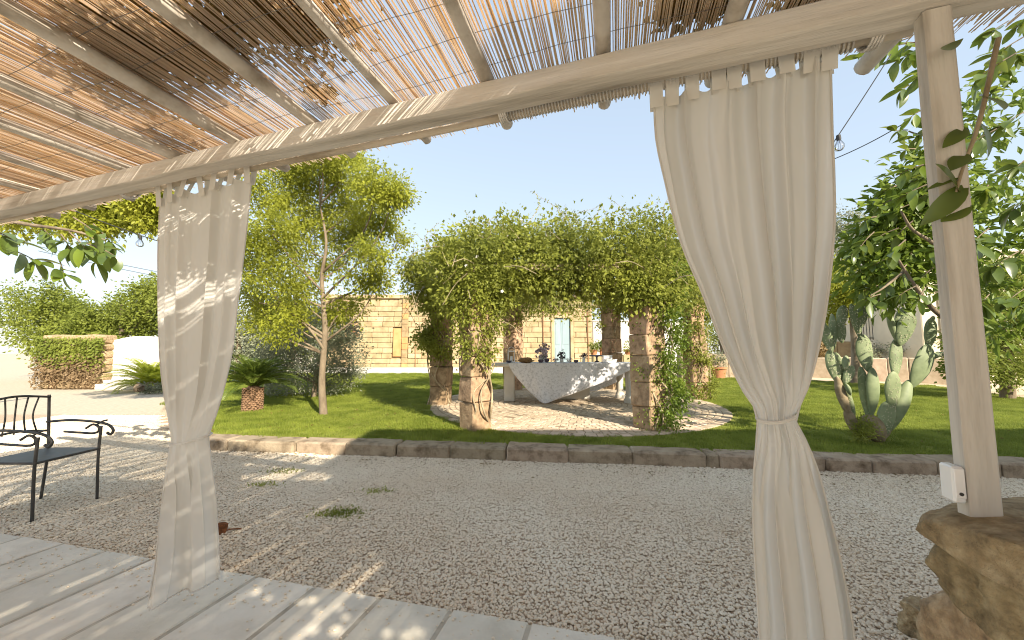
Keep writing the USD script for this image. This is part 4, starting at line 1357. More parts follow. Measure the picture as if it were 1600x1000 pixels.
block_leg(P(796, 600, 9.05)[0], 9.0, 0.24)
turned_leg(P(983, 600, 8.75)[0], 8.76)
turned_leg(P(796, 600, 9.05)[0] + 0.05, 9.5)
turned_leg(P(983, 600, 8.75)[0], 9.5)
v, f = cbox(1.2, 0.3, TZ - 0.08 - float(lawn_z(9.3)) - 0.02, 0.02)
obj('leg', (v + [(TX0 + TX1) / 2, 9.35, (TZ - 0.08 + float(lawn_z(9.3)) + 0.012) / 2], f), M['path'], table)

# the cloth: laid cornerwise, one corner hanging almost to the cobbles
cl = thing('tablecloth', 'white lace tablecloth hanging in a deep point over the buffet table front', 'tablecloth')
xl, xr = P(795, 568, TY0)[0], P(998, 567, TY0)[0]
tipx = P(852, 630, 8.4)[0]; tipz = float(lawn_z(8.45)) + 0.06
nu, nv = 120, 80
V = []
for vv in np.linspace(0, 1, nv):
    for uu in np.linspace(0, 1, nu):
        # width shrinks towards the rounded tip
        k = (1 - vv ** 1.25)
        x0, x1 = tipx + (xl - tipx) * k - 0.11 * (1 - k) ** 0.5 * (1 if vv > 0 else 0), tipx + (xr - tipx) * k + 0.16 * (1 - k) ** 0.5 * (1 if vv > 0 else 0)
        x = x0 + (x1 - x0) * uu
        drop = vv * (TZ - tipz)
        edge = math.sin(math.pi * uu) ** 0.5
        fold = 0.028 * math.sin((x - tipx) * 9 + vv * 2.0) * vv + 0.018 * math.sin((x - tipx) * 21 - vv * 4) * vv
        y = TY0 - 0.012 - 0.10 * vv * edge - fold
        z = TZ + 0.008 - drop - 0.05 * (1 - (2 * uu - 1) ** 2) * vv * vv * 0.6 + (1 - vv) * 0.0
        V.append((x, y, max(z, tipz - 0.035)))
V = np.array(V)
i, j = np.meshgrid(np.arange(nv - 1), np.arange(nu - 1), indexing='ij')
q = np.stack([i * nu + j, (i + 1) * nu + j, (i + 1) * nu + j + 1, i * nu + j + 1], -1).reshape(-1, 4)
obj('front_drop', (V, q), M['lace'], cl, True)
tv, tf = sheet(np.linspace(xl - 0.05, xr + 0.1, 60), np.linspace(TY0 - 0.012, TY1 + 0.012, 20), lambda x, y: TZ + 0.008 + 0.003 * np.sin(x * 23) * np.sin(y * 17))
obj('top_cloth', (tv, tf), M['lace'], cl, True)
V = []
for vv in np.linspace(0, 1, 30):
    for uu in np.linspace(0, 1, 60):
        k = 1 - vv ** 1.3
        c = P(925, 600, 9.7)[0]
        x = c + (uu - 0.5) * (2.6 * k + 0.25)
        V.append((x, TY1 + 0.014 + 0.05 * vv + 0.03 * vv * math.sin(x * 12), TZ + 0.006 - vv * 0.72))
i, j = np.meshgrid(np.arange(29), np.arange(59), indexing='ij')
obj('back_drop', (np.array(V), np.stack([i * 60 + j, i * 60 + j + 1, (i + 1) * 60 + j + 1, (i + 1) * 60 + j], -1).reshape(-1, 4)), M['lace'], cl, True)

TT = TZ + 0.013


def bowl(px, y, r, h, mat, label, fill=None, name='bowl'):
    t = thing(name, label, 'bowl', (P(px, 565, y)[0], y, TT))
    pr = [(0.0, 0.006), (r * 0.5, 0.0), (r * 0.55, 0.008), (r * 0.85, h * 0.5), (r, h), (r * 0.95, h), (r * 0.78, h * 0.5), (r * 0.4, h * 0.18), (0, h * 0.16)]
    obj('dish', lathe(pr, 22), M[mat], t, 40)
    if fill:
        mb = MB()
        ico = trimesh.creation.icosphere(subdivisions=1, radius=1)
        for _ in range(16):
            a, rr_ = rng.uniform(0, 6.28), r * 0.6 * math.sqrt(rng.random())
            s = r * rng.uniform(0.22, 0.34)
            mb.add(np.array(ico.vertices) * s + [rr_ * math.cos(a), rr_ * math.sin(a), h * 0.85 + rng.uniform(0, 0.3) * s], ico.faces)
        tag(obj('fruit', mb.get(), M[fill], t, True), kind='stuff')
    return t


def bouquet(px, py, y, r, mat, label, vase=True, n=26):
    t = thing('flower_bunch', label, 'flowers')
    c = P(px, py, y)
    mb = MB()
    for _ in range(n):
        o_ = unit(rng.normal(size=3) + [0, -0.4, 0.3])
        q = c + o_ * r * np.array([1, 0.8, 0.75]) * rng.uniform(0.75, 1.0)
        d = rand_dirs(14, rng); d = unit(d - o_ * (d @ o_)[:, None] + o_ * 0.25)
        mb.add(*leaf_cloud(np.repeat(q[None], 14, 0), d, np.repeat(o_[None], 14, 0), np.full(14, r * 0.30), np.full(14, r * 0.30)))
    tag(obj('petals', mb.get(), M[mat], t), kind='stuff')
    mb = MB()
    q = c + rand_dirs(30, rng) * r * 0.75 - [0, 0, r * 0.3]
    mb.add(*leaf_cloud(q, rand_dirs(30, rng), rand_dirs(30, rng) + [0, 0, 1], np.full(30, r * 0.5), np.full(30, r * 0.25)))
    tag(obj('leaves', mb.get(), M['leaf_silver'], t), kind='stuff')
    h = c[2] - r * 0.45 - TT
    if h > 0.02:
        pr = [(0, 0.0), (r * 0.38, 0.0), (r * 0.45, h * 0.3), (r * 0.36, h * 0.8), (r * 0.42, h + r * 0.25)]
        v, f = lathe(pr, 16)
        obj('vase', (v + [c[0], c[1], TT], f), M['ceramic'], t, 40)
    return t


bowl(795, 8.78, 0.075, 0.05, 'darkbowl', 'small dark glazed bowl at the left end of the buffet')
bb = bowl(822, 8.86, 0.20, 0.055, 'bread', 'wide brown basket heaped with bread rolls on the buffet', 'bread', 'bread_basket')
bowl(845, 8.74, 0.066, 0.06, 'flower_plum', 'plum coloured bowl in front of the pink flowers', 'flower_plum')
bowl(854.5, 8.95, 0.062, 0.085, 'flower_plum', 'taller plum bowl right of the pink flowers', 'flower_plum')
bowl(900, 8.80, 0.06, 0.05, 'flower_plum', 'low dark fruit bowl right of the dark flower posy', 'flower_plum')
bouquet(846, 552, 9.15, 0.16, 'flower_pink', 'broad bunch of pale pink hydrangeas on the buffet', n=34)
bouquet(851, 543, 9.30, 0.13, 'flower_pink', 'taller bunch of pink hydrangeas behind the broad one', n=28)
bouquet(877.5, 555, 8.95, 0.105, 'flower_plum', 'dark purple posy in a pointed vase before the blue door', n=22)
bouquet(912, 556, 8.95, 0.085, 'flower_plum', 'dusky purple posy near the white boxes', n=18)
bouquet(868, 562, 8.80, 0.07, 'flower_pink', 'low lilac posy left of the dark purple one', n=14)
bouquet(890, 562, 8.78, 0.07, 'flower_pink', 'low lilac posy right of the dark purple one', n=14)
lan = thing('lantern', 'white framed glass lantern at the left of the buffet', 'lantern', (P(799, 560, 9.05)[0], 9.05, TT))
lw, lh = 0.15, 0.26
v, f = cbox(lw + 0.02, lw + 0.02, 0.025, 0.004); obj('base', (v + [0, 0, 0.0125], f), M['ceramic'], lan)
v, f = cbox(lw + 0.02, lw + 0.02, 0.025, 0.004); obj('top', (v + [0, 0, lh], f), M['ceramic'], lan)
for sx in (-1, 1):
    for sy in (-1, 1):
        v, f = cbox(0.018, 0.018, lh - 0.038, 0.003); obj('upright', (v + [sx * lw / 2, sy * lw / 2, lh / 2 + 0.006], f), M['ceramic'], lan)
v, f = lathe([(0, 0), (0.03, 0), (0.03, 0.12), (0, 0.12)], 14); obj('candle', (v + [0, 0, 0.026], f), M['ceramic'], lan, 40)
a = np.linspace(0, math.pi, 16)
obj('handle', tube([(-0.10 + 0.0 * t, 0.05, 0.0) for t in ()] or [(-lw / 2 * math.cos(t), 0, lh + 0.012 + 0.09 * math.sin(t)) for t in a], 0.004, 6), M['ceramic'], lan, True)
for k, (px, py, y, w, h, d) in enumerate(((949, 556, 9.0, 0.20, 0.15, 0.2), (953, 562, 8.85, 0.24, 0.06, 0.22))):
    t = thing('white_box', ('upright white pastry box at the right end of the buffet', 'flat white pastry box in front of the upright one')[k], 'box')
    zc = P(px, py, y)[2]
    v, f = cbox(w, d, h, 0.006); x = P(px, py, y)[0]
    obj('carton', (v + [x, y + (0.05 if k == 0 else -0.05), TT + h / 2], f), M['ceramic'], t)
    v, f = cbox(w + 0.008, d + 0.008, 0.02, 0.004)
    obj('lid', (v + [x, y + (0.05 if k == 0 else -0.05), TT + h + 0.011], f), M['ceramic'], t)
tr = thing('serving_tray', 'dark oval tray raised behind the white boxes', 'tray', (P(934, 556, 9.1)[0], 9.2, TT))
obj('plate', lathe([(0, 0.14), (0.16, 0.14), (0.19, 0.165), (0.185, 0.17), (0.15, 0.15), (0, 0.15)], 28), M['darkbowl'], tr, 40)
obj('foot', lathe([(0, 0), (0.07, 0), (0.06, 0.015), (0.02, 0.04), (0.02, 0.12), (0.05, 0.139), (0, 0.139)], 18), M['darkbowl'], tr, 40)

# flower pots on the low walls
def pot(px, y, ztop_px, r, h, plant_r, label, mat='leaf_silver', base_z=None):
    p = P(px, ztop_px, y)
    t = thing('flower_pot', label, 'flower pot')
    z0 = p[2] if base_z is None else base_z
    pr = [(0, 0), (r * 0.7, 0), (r * 0.95, h * 0.85), (r * 1.06, h * 0.85), (r * 1.06, h), (r * 0.94, h), (r * 0.88, h * 0.88), (0, h * 0.86)]
    v, f = lathe(pr, 20)
    obj('pot', (v + [p[0], y, z0], f), M['terracotta'], t, 40)
    (v, f), _ = clumps([(np.array([p[0], y, z0 + h + plant_r * 0.6]), plant_r, 1)], 22, 0.06, 22, 0.07, rng, up=0.5)
    tag(obj('foliage', (v, f), M[mat], t), kind='stuff')


pot(982, 15.4, 555, 0.16, 0.22, 0.30, 'terracotta pot with a round green bush left of the front right pillar', 'leaf_hedge')
pot(928, 15.4, 555, 0.15, 0.22, 0.18, 'brown pot with a small plant at the corner of the stone building', 'leaf_hedge')
pot(940, 15.4, 555, 0.10, 0.34, 0.13, 'slim dark pot left of the back right arbour pillar', 'leaf_dark')
pot(1122, 14.5, 575, 0.30, 0.42, 0.34, 'big terracotta tub by the dark low wall left of the right curtain', 'leaf_silver', float(lawn_z(14.4)))

# ------------------------------------------------------------------ plants
def branchy(t, trunk, radii, blobs, rng, twigs=3, sides=9, mat='bark', frac=0.5):
    """Trunk along the spline and a limb to every blob, with twigs inside the blob."""
    tp = spline(trunk, 30)
    obj('trunk', tube(tp, np.interp(np.linspace(0, 1, 30), np.linspace(0, 1, len(radii)), radii), sides, True, 0.03, rng), M[mat], t, 40)
    mb = MB()
    for b in blobs:
        if rng.random() > frac:
            continue
        c = np.asarray(b[0], float)
        below = tp[(tp[:, 2] < c[2] - 0.1)]
        s = below[-1] if len(below) else tp[len(tp) // 2]
        hd_ = np.linalg.norm((tp - c)[:, :2], axis=1)
        s = tp[9 + np.argmin(np.abs(tp[9:, 2] - (c[2] - 0.9 * hd_[9:] - 0.2)))]
        mid_ = s + (c - s) * [0.62, 0.62, 0.45] + rng.normal(size=3) * 0.08
        L = np.linalg.norm(c - s)
        mb.add(*tube(spline([s, mid_, c], 12), np.linspace(0.008 + 0.011 * min(L, 1.6), 0.004, 12), 6))
        r = np.max(b[1])
        for _ in range(twigs):
            e = c + unit(rng.normal(size=3) + [0, 0, 0.3]) * r * rng.uniform(0.7, 1.15)
            mb.add(*tube(spline([c - (c - mid_) * rng.uniform(0, 0.5), (c + e) / 2 + rng.normal(size=3) * 0.05, e], 7), np.linspace(0.008, 0.003, 7), 4, False))
    mb.add(*tube(tp[-3:], 0.004, 4, False))
    tag(obj('branches', mb.get(), M[mat], t, True), kind='stuff')


# slender yellow green tree
rng = np.random.default_rng(131)
base = lawn_point(506, 648)
ty = base[1]
tree = thing('slender_tree', 'slender yellow green tree with pale trunk beside the left curtain', 'tree')
trunk = [base - [0, 0, 0.05], P(503, 600, ty), P(505, 560, ty + 0.05), P(508, 520, ty), P(505, 470, ty), P(503, 430, ty + 0.1), P(510, 380, ty + 0.1), P(500, 320, ty)]
blobs = []
for (px, py, r, dens) in ((440, 290, 42, 1), (490, 268, 42, 1), (545, 265, 40, 1), (590, 290, 36, 1), (610, 308, 24, .7), (560, 310, 42, 1), (510, 310, 44, 1), (455, 335, 42, 1), (415, 310, 34, 1), (530, 350, 40, 1), (490, 360, 38, .9), (575, 350, 34, .9), (598, 345, 22, .6),
                          (425, 365, 36, .9), (455, 390, 36, .8), (405, 380, 26, .7), (550, 385, 32, .8), (578, 400, 26, .7), (590, 440, 20, .5), (560, 440, 22, .45), (400, 415, 26, .7), (435, 430, 30, .7), (470, 445, 26, .6), (395, 455, 28, .7), (425, 475, 30, .7), (460, 480, 24, .5), (515, 415, 22, .5), (545, 480, 20, .4), (525, 490, 18, .4), (405, 500, 24, .5), (440, 510, 24, .5), (500, 255, 40, .9), (540, 238, 30, .7), (460, 262, 34, .8), (620, 300, 14, .5), (630, 372, 8, .2), (500, 235, 34, .8)):
    y = ty + rng.uniform(-0.75, 0.75)
    rr_ = r / 600 * ty
    blobs.append((P(px, py, y), (rr_, rr_ * 1.1, rr_ * 0.85), dens))
branchy(tree, trunk, [0.075, 0.062, 0.056, 0.052, 0.045, 0.038, 0.028, 0.012], blobs, rng, 4)
mb = MB()
for pts in ([(508, 530), (470, 505), (440, 480), (405, 473)], [(506, 545), (480, 510), (460, 500), (440, 500)], [(505, 480), (480, 470), (470, 460)]):
    mb.add(*tube(spline([P(a, b, ty - 0.1 * k) for k, (a, b) in enumerate(pts)], 20), np.linspace(0.028, 0.010, 20), 7))
obj('low_limbs', mb.get(), M['bark'], tree, True)
(v, f), _ = clumps(blobs, 58, 0.10, 40, 0.054, rng, up=0.5, droop=0.6, aspect=0.6, shell=0.35)
tag(obj('crown', (v, f), M['leaf_yellow'], tree), kind='stuff')


def frond(L, lift, curl, width, rng, nleaf=46):
    """One feather frond along +x: rachis and paired leaflets."""
    t = np.linspace(0, 1, 14)
    a = lift - curl * t ** 1.3
    step = L / 13
    pts = np.cumsum(np.column_stack([np.cos(a) * step, np.zeros(14), np.sin(a) * step]), 0)
    pts -= pts[0]
    mb = MB()
    mb.add(*tube(pts, np.linspace(0.011, 0.003, 14), 5, False))
    ts = np.linspace(0.12, 0.99, nleaf)
    C, D, Nn, LL = [], [], [], []
    for u in ts:
        k = min(int(u * 13), 12); c = pts[k] + (pts[k + 1] - pts[k]) * (u * 13 - k)
        tg = unit(pts[k + 1] - pts[k]); up = np.cross(tg, [0, 1, 0]); up = up if up[2] > 0 else -up
        w = width * (math.sin(math.pi * (0.12 + 0.86 * u)) ** 0.6)
        for s in (-1, 1):
            C.append(c); D.append(np.array([0, s, 0]) * 0.85 + tg * 0.55 + up * 0.28 + rng.normal(size=3) * 0.05); Nn.append(up); LL.append(w * rng.uniform(0.9, 1.1))
    LL = np.array(LL)
    mb.add(*leaf_cloud(np.array(C), np.array(D), np.array(Nn), LL, np.maximum(LL * 0.12, 0.012), 0.3))
    return mb.get()


def cycad(name, label, base, trunk_h, trunk_r, L, n, mat, seed, lift=(0.2, 1.35)):
    rng = np.random.default_rng(seed)
    t = thing(name, label, 'palm')
    if trunk_h > 0.05:
        mb = MB()
        mb.add(*lathe([(0, 0), (trunk_r * 0.85, 0), (trunk_r, trunk_h * 0.4), (trunk_r * 0.95, trunk_h * 0.9), (trunk_r * 0.5, trunk_h * 1.08), (0, trunk_h * 1.1)], 16))
        rows = int(trunk_h / 0.035)
        for q in range(rows):
            m = 15
            for k in range(m):
                a = 2 * math.pi * (k + 0.5 * (q % 2) + rng.uniform(-0.2, 0.2)) / m; z = trunk_h * (q + 0.3) / rows
                v, f = cbox(0.06, 0.045, 0.035, 0.01)
                v = v @ np.array([[0.85, 0, 0.5], [0, 1, 0], [-0.5, 0, 0.85]])
                mb.add(rotz(v + [trunk_r * 0.98, 0, z], a), f)
        v, f = mb.get(); obj('trunk', (v + base, f), M['palm_trunk'], t)
    for k in range(n):
        u = (k + 0.5) / n
        a = k * 2.39996 + rng.uniform(-0.15, 0.15)
        lf_ = lift[0] + (lift[1] - lift[0]) * u ** 0.9 + rng.uniform(-0.07, 0.07)
        v, f = frond(L * rng.uniform(0.85, 1.1) * (1 - 0.12 * u), lf_, 0.95 + 0.35 * rng.random(), L * 0.17, rng)
        obj('frond', (rotz(v, a) + base + [0, 0, trunk_h], f), M[mat], t)
    return t


b = lawn_point(394, 642)
cycad('sago_palm', 'dark green sago palm with a stubby brown trunk on the lawn', b, 0.46, 0.165, 0.98, 46, 'palm', 141, (0.42, 1.45))
b = G(236, 610, -0.06)
cycad('sago_palm', 'bright yellow green sago palm without trunk behind the left curtain', b, 0.14, 0.16, 1.5, 52, 'palm_lime', 142, (0.25, 1.4))

# silver shrub
rng = np.random.default_rng(151)
sh = thing('silver_shrub', 'large grey green shrub behind the slender tree', 'shrub')
b = lawn_point(490, 622)
bl = []
for (px, py, r, dens) in ((440, 590, 30, 1), (480, 590, 30, 1), (520, 585, 28, 1), (545, 575, 22, .8), (435, 560, 30, 1), (470, 555, 32, 1), (510, 550, 32, 1), (545, 545, 24, .8), (455, 525, 28, .9), (490, 520, 30, .9), (525, 518, 26, .8), (470, 495, 22, .6), (505, 492, 22, .6), (425, 540, 22, .7), (540, 520, 20, .6), (420, 585, 20, .7)):
    y = b[1] + 0.3 + rng.uniform(-0.5, 0.5)
    bl.append((P(px, py, y), r / 600 * y, dens))
branchy(sh, [b, b + [0, 0.1, 0.6], b + [0.1, 0.2, 1.3]], [0.06, 0.05, 0.03], bl, rng, 3)
(v, f), _ = clumps(bl, 44, 0.10, 30, 0.070, rng, up=0.3, droop=0.3, aspect=0.42, shell=0.45)
tag(obj('crown', (v, f), M['leaf_silver'], sh), kind='stuff')

# trees and hedges behind
def mass_tree(name, label, cat, y, blist, mat, seed, per=46, leaves=30, size=0.13, spread=0.20, trunk=None, up=0.45, group=None):
    rng = np.random.default_rng(seed)
    t = thing(name, label, cat, group=group)
    bl = []
    for (px, py, r, dens) in blist:
        yy = y + rng.uniform(-0.6, 0.6)
        bl.append((P(px, py, yy), r / 600 * yy, dens))
    cx = np.mean([q[0][0] for q in bl]); z0 = -0.06 if cx < -14 or (cx > 11.5 and y < 12) else float(lawn_z(y)) - 0.05
    zt = max(q[0][2] for q in bl)
    branchy(t, [np.array([cx, y, z0]), np.array([cx + 0.1, y, z0 + (zt - z0) * 0.4]), np.array([cx, y, z0 + (zt - z0) * 0.8])], [0.14, 0.11, 0.05], bl, rng, 2)
    (v, f), _ = clumps(bl, per, spread, leaves, size, rng, up=up, droop=0.4, aspect=0.6, shell=0.45)
    tag(obj('crown', (v, f), M[mat], t), kind='stuff')
    return t


mass_tree('hedge_tree', 'bushy green tree leaning over the white gate', 'tree', 17.5, ((150, 500, 22, 1), (150, 532, 18, 1), (140, 545, 12, .8), (110, 538, 20, 1), (70, 535, 22, 1), (170, 534, 10, .8), (180, 490, 22, 1), (210, 480, 24, 1), (240, 470, 24, 1), (165, 520, 20, 1), (195, 512, 20, 1), (225, 508, 22, 1), (250, 500, 26, 1), (130, 515, 22, 1), (275, 480, 26, 1), (225, 458, 16, .6), (242, 448, 12, .5), (262, 450, 18, .6)), 'leaf_hedge', 161)
mass_tree('hedge_tree', 'bushy green tree left of the white gate above the rubble wall', 'tree', 18.5, ((40, 510, 34, 1), (75, 495, 30, 1), (105, 505, 26, 1), (20, 480, 34, 1), (60, 465, 28, 1), (95, 480, 24, 1), (120, 490, 20, 1)), 'leaf_hedge', 162)
mass_tree('hedge_tree', 'pale olive tree seen through the gap between left curtain and slender tree', 'tree', 15.5, ((300, 520, 26, 1), (330, 505, 28, 1), (360, 530, 26, .9), (385, 545, 24, .8), (405, 525, 22, .7), (345, 555, 24, .9), (375, 500, 20, .6), (420, 555, 22, .8), (400, 570, 18, .8), (380, 572, 16, .8)), 'leaf_silver', 163, size=0.11)
mass_tree('hedge_tree', 'low green tree behind the silver shrub left of the stone building', 'tree', 18.0, ((420, 500, 22, .9), (445, 485, 22, .9), (470, 500, 24, .9), (440, 525, 24, 1), (480, 530, 24, 1), (500, 510, 18, .8), (415, 535, 20, 1)), 'leaf_hedge', 164)
mass_tree('far_tree', 'pale dusty tree rising behind the white house', 'tree', 25.0, ((1320, 350, 26, 1), (1350, 365, 28, 1), (1300, 385, 30, 1), (1335, 400, 30, 1), (1370, 400, 26, 1), (1270, 400, 30, 1), (1390, 430, 26, .8), (1330, 440, 26, .8), (1295, 430, 26, .9), (1360, 440, 24, .8)), 'leaf_silver', 165, size=0.16, spread=0.26)
mass_tree('garden_shrub', 'light green shrub above the cactus in front of the white house', 'shrub', 13.0, ((1320, 440, 24, .8), (1350, 450, 22, .8), (1300, 460, 24, .9), (1335, 470, 18, .7), (1290, 490, 22, .9), (1375, 445, 20, .7), (1290, 430, 24, .8)), 'leaf_yellow', 166, size=0.10, spread=0.14)
mass_tree('garden_shrub', 'small speckled shrub between the low walls behind the prickly pear', 'shrub', 15.8, ((1355, 555, 11, 1), (1372, 570, 11, 1), (1345, 572, 9, 1), (1395, 545, 10, .9), (1378, 545, 9, .9), (1410, 560, 10, .8)), 'leaf_silver', 167, per=16, size=0.07, spread=0.09)
mass_tree('garden_shrub', 'small reddish shrub at the end of the low walls beside the right curtain', 'shrub', 15.9, ((1282, 545, 9, 1), (1286, 560, 9, 1), (1278, 530, 7, .8)), 'dryleaf', 168, per=14, size=0.07, spread=0.08)
mass_tree('garden_shrub', 'dark bush behind the dark low wall right of the arbour', 'shrub', 16.0, ((1095, 530, 14, 1), (1120, 540, 14, 1), (1140, 525, 16, 1), (1110, 515, 12, .9), (1160, 540, 14, 1)), 'leaf_rose', 169, per=16, size=0.09, spread=0.12)
mass_tree('garden_shrub', 'low sprawling plant at the foot of the yellow green sago palm', 'shrub', 12.2, ((222, 606, 5, 1), (236, 609, 5, 1), (248, 606, 5, 1)), 'leaf_silver', 170, per=10, size=0.06, spread=0.06)

mass_tree('garden_shrub', 'broad green shrub at the far right beyond the prickly pear', 'shrub', 9.5, ((1510, 540, 26, 1), (1540, 520, 30, 1), (1575, 530, 30, 1), (1530, 480, 30, 1), (1570, 470, 34, 1), (1600, 500, 34, 1), (1515, 575, 22, 1), (1555, 575, 26, 1), (1595, 570, 28, 1), (1610, 440, 34, 1), (1560, 430, 30, .9)), 'leaf_hedge', 171, size=0.09, spread=0.12)

# prickly pear
rng = np.random.default_rng(181)
cy = lawn_point(1365, 690)[1]
cac = thing('prickly_pear', 'tall old prickly pear with grey green pads at the lawn edge', 'cactus')


def pad(a, b, w, th, yo=0.0, turn=0.0, old=False, spines=True):
    """A flat oval pad from pixel a (base) to pixel b (tip), w pixels wide; turn rotates it about its own axis."""
    A, B = P(a[0], a[1], cy + yo), P(b[0], b[1], cy + yo + rng.uniform(-0.05, 0.05))
    L = np.linalg.norm(B - A); W = 0.80 * w / 600 * cy
    ax = (B - A) / L
    s = unit(np.cross(ax, [0, 1.0, 0])); nn = np.cross(s, ax)
    c_, s_ = math.cos(turn), math.sin(turn)
    s, nn = s * c_ + nn * s_, nn * c_ - s * s_
    m = trimesh.creation.icosphere(subdivisions=3, radius=1.0)
    q = np.array(m.vertices)
    t = (q[:, 2] + 1) / 2
    prof = 0.62 + 0.38 * np.sin(np.clip(t, 0, 1) * math.pi * 0.62)      # narrower at the base
    x, y = q[:, 0] * prof, q[:, 1] * (0.85 + 0.15 * t)
    n_ = (fbm(q * 1.7 + rng.uniform(0, 30), 3, 3) - 0.5)
    x = x * (1 + 0.16 * n_)
    bend = 0.05 * L * np.sin(t * math.pi) * rng.uniform(-1, 1)
    v = A + ax * (t * L * 1.03)[:, None] + s * (x * W / 2)[:, None] + nn * (y * th / 2 + bend)[:, None]
    o = obj('old_stem' if old else 'pad', (v, m.faces), M['cactus_old' if old else 'cactus'], cac, True)
    if spines and not old:
        sp_ = MB(); k = int(30 * L * W / 0.04)
        ico = trimesh.creation.icosahedron()
        for _ in range(max(8, min(k, 42))):
            tt, u = rng.uniform(0.08, 0.95), rng.uniform(-0.85, 0.85)
            hw = (W / 2) * (0.62 + 0.38 * math.sin(tt * math.pi * 0.62)) * math.sqrt(max(1 - (2 * tt - 1) ** 2, 0.02))
            dz = th / 2 * (0.85 + .15 * tt) * math.sqrt(max(1 - (2 * tt - 1) ** 2, 0)) * math.sqrt(1 - u * u)
            for sd in (-1,) if nn[1] > 0 else (1,):
                c = A + ax * tt * L * 1.03 + s * u * hw + nn * (sd * dz + 0.05 * 0)
                sp_.add(np.array(ico.vertices) * 0.0055 + c, ico.faces)
        tag(obj('areoles', sp_.get(), M['spine'], o), kind='stuff')


T = 0.075
# trunk and left arm
pad((1378, 692), (1352, 650), 44, 0.24, 0, 0, True)
pad((1362, 690), (1382, 655), 40, 0.22, 0.05, 0, True)
pad((1342, 685), (1322, 640), 20, 0.14, 0, 0, True)
pad((1330, 655), (1308, 590), 18, 0.12, 0, 0, True)
pad((1336, 655), (1320, 605), 12, 0.08, 0.04, 0.9)
pad((1310, 600), (1296, 548), 24, T, 0, 0.3)
pad((1316, 600), (1306, 552), 18, T, 0.06, 0.9)
pad((1300, 552), (1282, 502), 20, T, 0.0, 0.9)
pad((1302, 548), (1300, 492), 15, T, 0.05, 1.0)
pad((1316, 536), (1312, 500), 22, T, 0.05, 0.2)
pad((1314, 512), (1318, 478), 20, T, 0.06, 0.3)
pad((1320, 600), (1332, 572), 18, T, -0.05, 0.3)
pad((1320, 578), (1322, 556), 13, T, -0.04, 0.3)
pad((1329, 618), (1322, 600), 9, T, -0.05, 0.3)
# second stem
pad((1362, 668), (1345, 575), 20, 0.09, 0.05, 0.7)
pad((1362, 650), (1362, 576), 24, T, 0.02, 0.2)
pad((1358, 582), (1348, 524), 32, T, 0.02, 0.1)
pad((1344, 530), (1330, 476), 15, T, 0.06, 0.9)
pad((1346, 512), (1350, 476), 21, T, 0.02, 0.1)
# third stem
pad((1382, 680), (1390, 628), 34, 0.10, -0.05, 0.1)
pad((1394, 642), (1396, 582), 30, T, -0.03, 0.1)
pad((1398, 592), (1401, 530), 25, T, -0.03, 0.1)
pad((1402, 536), (1388, 487), 12, T, 0.0, 1.0)
pad((1405, 536), (1412, 482), 28, T, 0.03, 0.2)
pad((1406, 540), (1424, 489), 32, T, -0.04, 0.15)
# fourth stem
pad((1388, 676), (1420, 596), 26, 0.11, 0.06, 0.3)
pad((1424, 606), (1451, 540), 36, T, 0.06, 0.1)
pad((1450, 546), (1456, 498), 22, T, 0.06, 0.3)
pad((1455, 503), (1459, 494), 8, 0.04, 0.06, 0.3)
pad((1438, 560), (1478, 552), 12, 0.07, 0.1, 0.3)

# little ivy tuft at the cactus foot
(v, f), _ = clumps([(P(1352, 670, cy - 0.15), 0.12, 1), (P(1345, 678, cy - 0.15), 0.1, 1)], 22, 0.04, 20, 0.035, rng, up=0.4)
tag(obj('ivy_tuft', (v, f), M['leaf_rose']), 'dark ivy tuft at the foot of the prickly pear', 'plant')

